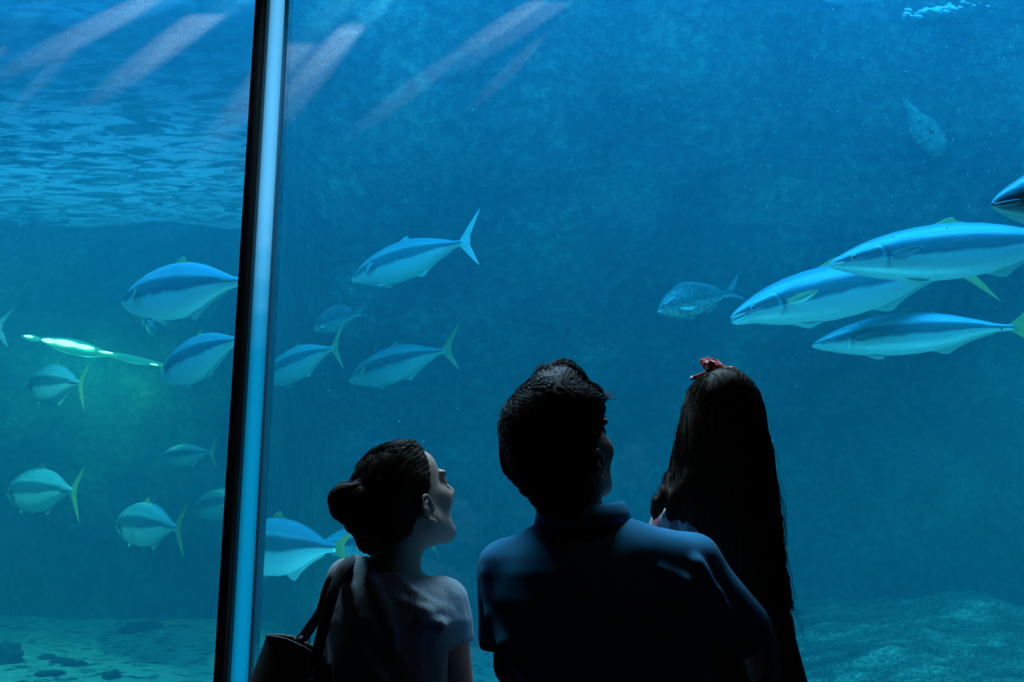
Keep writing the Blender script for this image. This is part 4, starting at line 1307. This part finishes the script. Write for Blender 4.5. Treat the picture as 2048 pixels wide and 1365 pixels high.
# ================================================================== the child on the man's arm
GY = 2.12
def child():
    root = person('person', 'child with long brown hair and a red spotted bow, carried on an arm', (px(1470, 1300, GY).x, GY, px(1470, 1300, GY).z))
    ho = px(1441, 838, GY + .01); Rm = head_rot(-28, 20, -4); hs = .86
    S = Solid((spans(.22, .72, ho.x - .12, ho.x + .12, .003, .006), spans(GY - .14, GY + .36, GY - .13, GY + .15, .003, .006), spans(.62, 1.79, ho.z - .13, ho.z + .13, .003, .006)))
    add_head(S, ho, Rm, hs, True)
    nb = px(1436, 1010, GY - .01)
    S.cone(ho + Rm @ Vector((0, -.035, -.05)), nb, .040, .042, .03)
    S.stack(rows_px([(1012, 1390, 1490, .04), (1035, 1345, 1530, .055), (1080, 1340, 1535, .07), (1200, 1375, 1530, .075), (1330, 1385, 1550, .08), (1450, 1380, 1555, .085), (1500, 1390, 1545, .08)], GY, .07), .02, 2.2)
    sr = px(1532, 1060, GY); er = px(1556, 1250, GY + .0); wr = px(1602, 1395, GY + .02)
    S.cone(sr, er, .030, .027, .02); S.cone(er, wr, .028, .021, .02); hand(S, wr, (.2, .25, -.9), (0, 1, 0), (-1, 0, 0), .62)
    sl = px(1345, 1055, GY); el = px(1300, 1120, GY + .09); wl = px(1245, 1100, GY + .10)
    S.cone(sl, el, .028, .024, .02); S.cone(el, wl, .024, .018, .02); hand(S, wl, (-.9, .1, .1), (0, 1, .3), (0, .1, 1), .62)
    for sx in (1, -1):
        hip = px(1465 + sx * 45, 1470, GY); kn = hip + Vector((sx * .02, .14, -.10)); an = kn + Vector((0, .03, -.22))
        S.cone(hip, kn, .058, .042, .03); S.cone(kn, an, .040, .026, .02); S.cone(an, an + Vector((0, .09, -.035)), .026, .020, .015)
    put('body', S.mesh(), SKIN, root)
    # dress
    T = Solid([[(px(1300, 1200, GY).x, px(1640, 1200, GY).x, .005)], [(GY - .16, GY + .24, .005)], [(.78, px(1400, 1000, GY).z, .005)]])
    T.stack(rows_px([(1018, 1330, 1520, .045), (1030, 1312, 1545, .058), (1060, 1306, 1552, .070), (1100, 1330, 1545, .082), (1180, 1368, 1535, .086), (1260, 1378, 1548, .092), (1330, 1385, 1566, .09, .01), (1430, 1385, 1585, .10, .04), (1530, 1380, 1590, .11, .07)], GY, .08), .01, 2.3)
    T.cone(px(1340, 1050, GY), px(1320, 1085, GY + .03), .036, .034, .02)
    T.cone(px(1527, 1055, GY), px(1540, 1110, GY), .036, .034, .02)
    T.keep(lambda X, Y, Z: np.where((np.sqrt((X - nb.x) ** 2 + (Y - nb.y) ** 2) < .056) & (Z > nb.z - .01), .01, -1.0))
    tm = T.mesh()
    displace(tm, lambda c: .004 * math.sin(c.x * 150 + 3 * noise.noise(c * 9)) * smooth(1.42, 1.1, c.z) + .003 * noise.noise(c * 25))
    dm = DRESS; tt = NT(dm)
    wv = tt.new('ShaderNodeTexWave'); wv.inputs['Scale'].default_value = 9; wv.inputs['Distortion'].default_value = .6
    tc = tt.new('ShaderNodeTexCoord'); tt.link(tc.outputs['Object'], wv.inputs['Vector'])
    tt.link(tt.ramp(wv.outputs['Fac'], [(.4, (.75, .72, .74)), (.55, (.62, .28, .32))]), tt.n['Principled BSDF'].inputs['Base Color'])
    put('dress', tm, dm, root)
    # long hair
    hl = [(742, 1432, 1462, .03, 0), (746, 1418, 1476, .045, 0), (753, 1402, 1488, .058, 0), (765, 1388, 1499, .070, 0), (783, 1374, 1512, .080, 0), (803, 1365, 1519, .086, 0), (825, 1358, 1525, .088, 0),
          (858, 1350, 1530, .088, -.004), (906, 1343, 1538, .084, -.008), (953, 1339, 1540, .078, -.014), (981, 1334, 1544, .072, -.020), (1009, 1330, 1549, .062, -.03), (1040, 1352, 1551, .05, -.045), (1056, 1378, 1552, .046, -.05),
          (1104, 1400, 1549, .040, -.065), (1135, 1412, 1552, .036, -.072), (1165, 1440, 1555, .030, -.078), (1190, 1480, 1558, .024, -.080), (1208, 1530, 1562, .012, -.080)]
    H = Solid([[(px(1290, 900, GY).x, px(1580, 900, GY).x, .0038)], [(GY - .14, GY + .13, .0038)], [(px(1400, 1225, GY).z, px(1400, 725, GY).z, .0038)]])
    H.stack(rows_px(hl, GY, .08), .01, 2.2)
    H.chain([px(1350, 962, GY - .03), px(1335, 988, GY - .04), px(1318, 1006, GY - .045), px(1308, 1022, GY - .04), px(1308, 1032, GY - .035)], [.022, .018, .012, .008, .004], .012)
    H.chain([px(1380, 960, GY - .06), px(1352, 995, GY - .065), px(1346, 1030, GY - .065)], [.02, .014, .010], .01)
    def cutface(X, Y, Z):
        q = [Rm[0][i] * (X - ho.x) + Rm[1][i] * (Y - ho.y) + Rm[2][i] * (Z - ho.z) for i in range(3)]
        h = np.interp(q[2], [-.4, -.10, -.04, .0, .04, .065, .09, .12], [.01, .01, .015, .02, .035, .055, .09, .2])
        return q[1] - h
    H.keep(cutface)
    hm = H.mesh()
    part = px(1476, 752, GY - .06)
    def groove(c):
        d = c - part; u = math.atan2(d.x, -d.z + .02)
        k = smooth(part.z - .11, part.z - .03, c.z)
        g1 = .0008 * math.sin(u * 70) + .0015 * noise.noise(c * 30)
        g2 = .0012 * math.sin(c.x * 420 + 6 * noise.noise(Vector((c.x * 6, c.y * 6, c.z * 5)))) + .004 * noise.noise(Vector((c.x * 30, c.y * 30, c.z * 7)))
        return g1 * k + g2 * (1 - k)
    displace(hm, groove)
    def flow(p):
        d = p - part
        if p.z > part.z - .06: return Vector((d.x * 1.1, d.y * .3, -.05 - abs(d.x) * .5))
        wv_ = .05 * math.sin(p.z * 38 + p.x * 30)
        return Vector((wv_, 0, -.4 if p.x > px(1345, 980, GY).x or p.z > px(1, 960, GY).z else -.3))
    st = surf_points(hm, 1000, lambda c, n: n.y < .5)
    V, F = strands(hm, st, flow, 26, .010, .004, .0008, .015)
    st2 = surf_points(hm, 150, lambda c, n: n.x > .5 and c.z < ho.z)
    V2, F2 = strands(hm, st2, lambda p: Vector((.05 + .10 * math.sin(p.z * 45), 0, -.4)), 20, .010, .014, .0006, .07, free=.7)
    n = len(V); V += V2; F += [tuple(i + n for i in q) for q in F2]
    st3 = surf_points(hm, 60, lambda c, n: n.x < -.5 and c.z < ho.z)
    V2, F2 = strands(hm, st3, lambda p: Vector((-.04, 0, -.4)), 14, .010, .008, .0006, .05, free=.4)
    n = len(V); V += V2; F += [tuple(i + n for i in q) for q in F2]
    put('hair', join_mesh(hm, V, F), HAIR_G, root)
    # head band with a knotted bow
    B = Solid([[(px(1370, 760, GY).x, px(1490, 760, GY).x, .0018)], [(GY - .06, GY + .10, .0018)], [(px(1400, 800, GY).z, px(1400, 705, GY).z, .0018)]])
    arc = []
    for i in range(16):
        u = i / 15
        arc.append(px(1384 + 84 * u, 768 - 27 * math.sin(math.pi * (.18 + .44 * u)) ** 1.0 - 4 * u + 4, GY + .015))
    B.chain(arc, [.0045] * 16, .003)
    B.chain([px(1452, 742, GY), px(1436, 737, GY), px(1418, 731, GY + .004), px(1405, 724, GY + .01)], [.005, .0105, .0125, .0065], .004)
    B.chain([px(1404, 723, GY + .01), px(1416, 720, GY + .02), px(1434, 726, GY + .02), px(1452, 740, GY + .01)], [.005, .006, .0065, .005], .003)
    B.chain([px(1448, 741, GY), px(1456, 740, GY - .005), px(1466, 741, GY - .005), px(1474, 745, GY)], [.0055, .0075, .008, .0055], .003)
    B.ell(px(1450, 742, GY), (.008, .009, .008), .003)
    for q in range(9): B.ell(px(1403 + q * 4.4, 722.5 - 2.5 * math.sin(q * .5) + q * .5, GY + .012), (.0022, .003, .0026), .001)
    bm_ = B.mesh()
    displace(bm_, lambda c: .0016 * noise.noise(c * 160) + .0008 * noise.noise(c * 420))
    put('hair_bow', bm_, RED, root)
child()
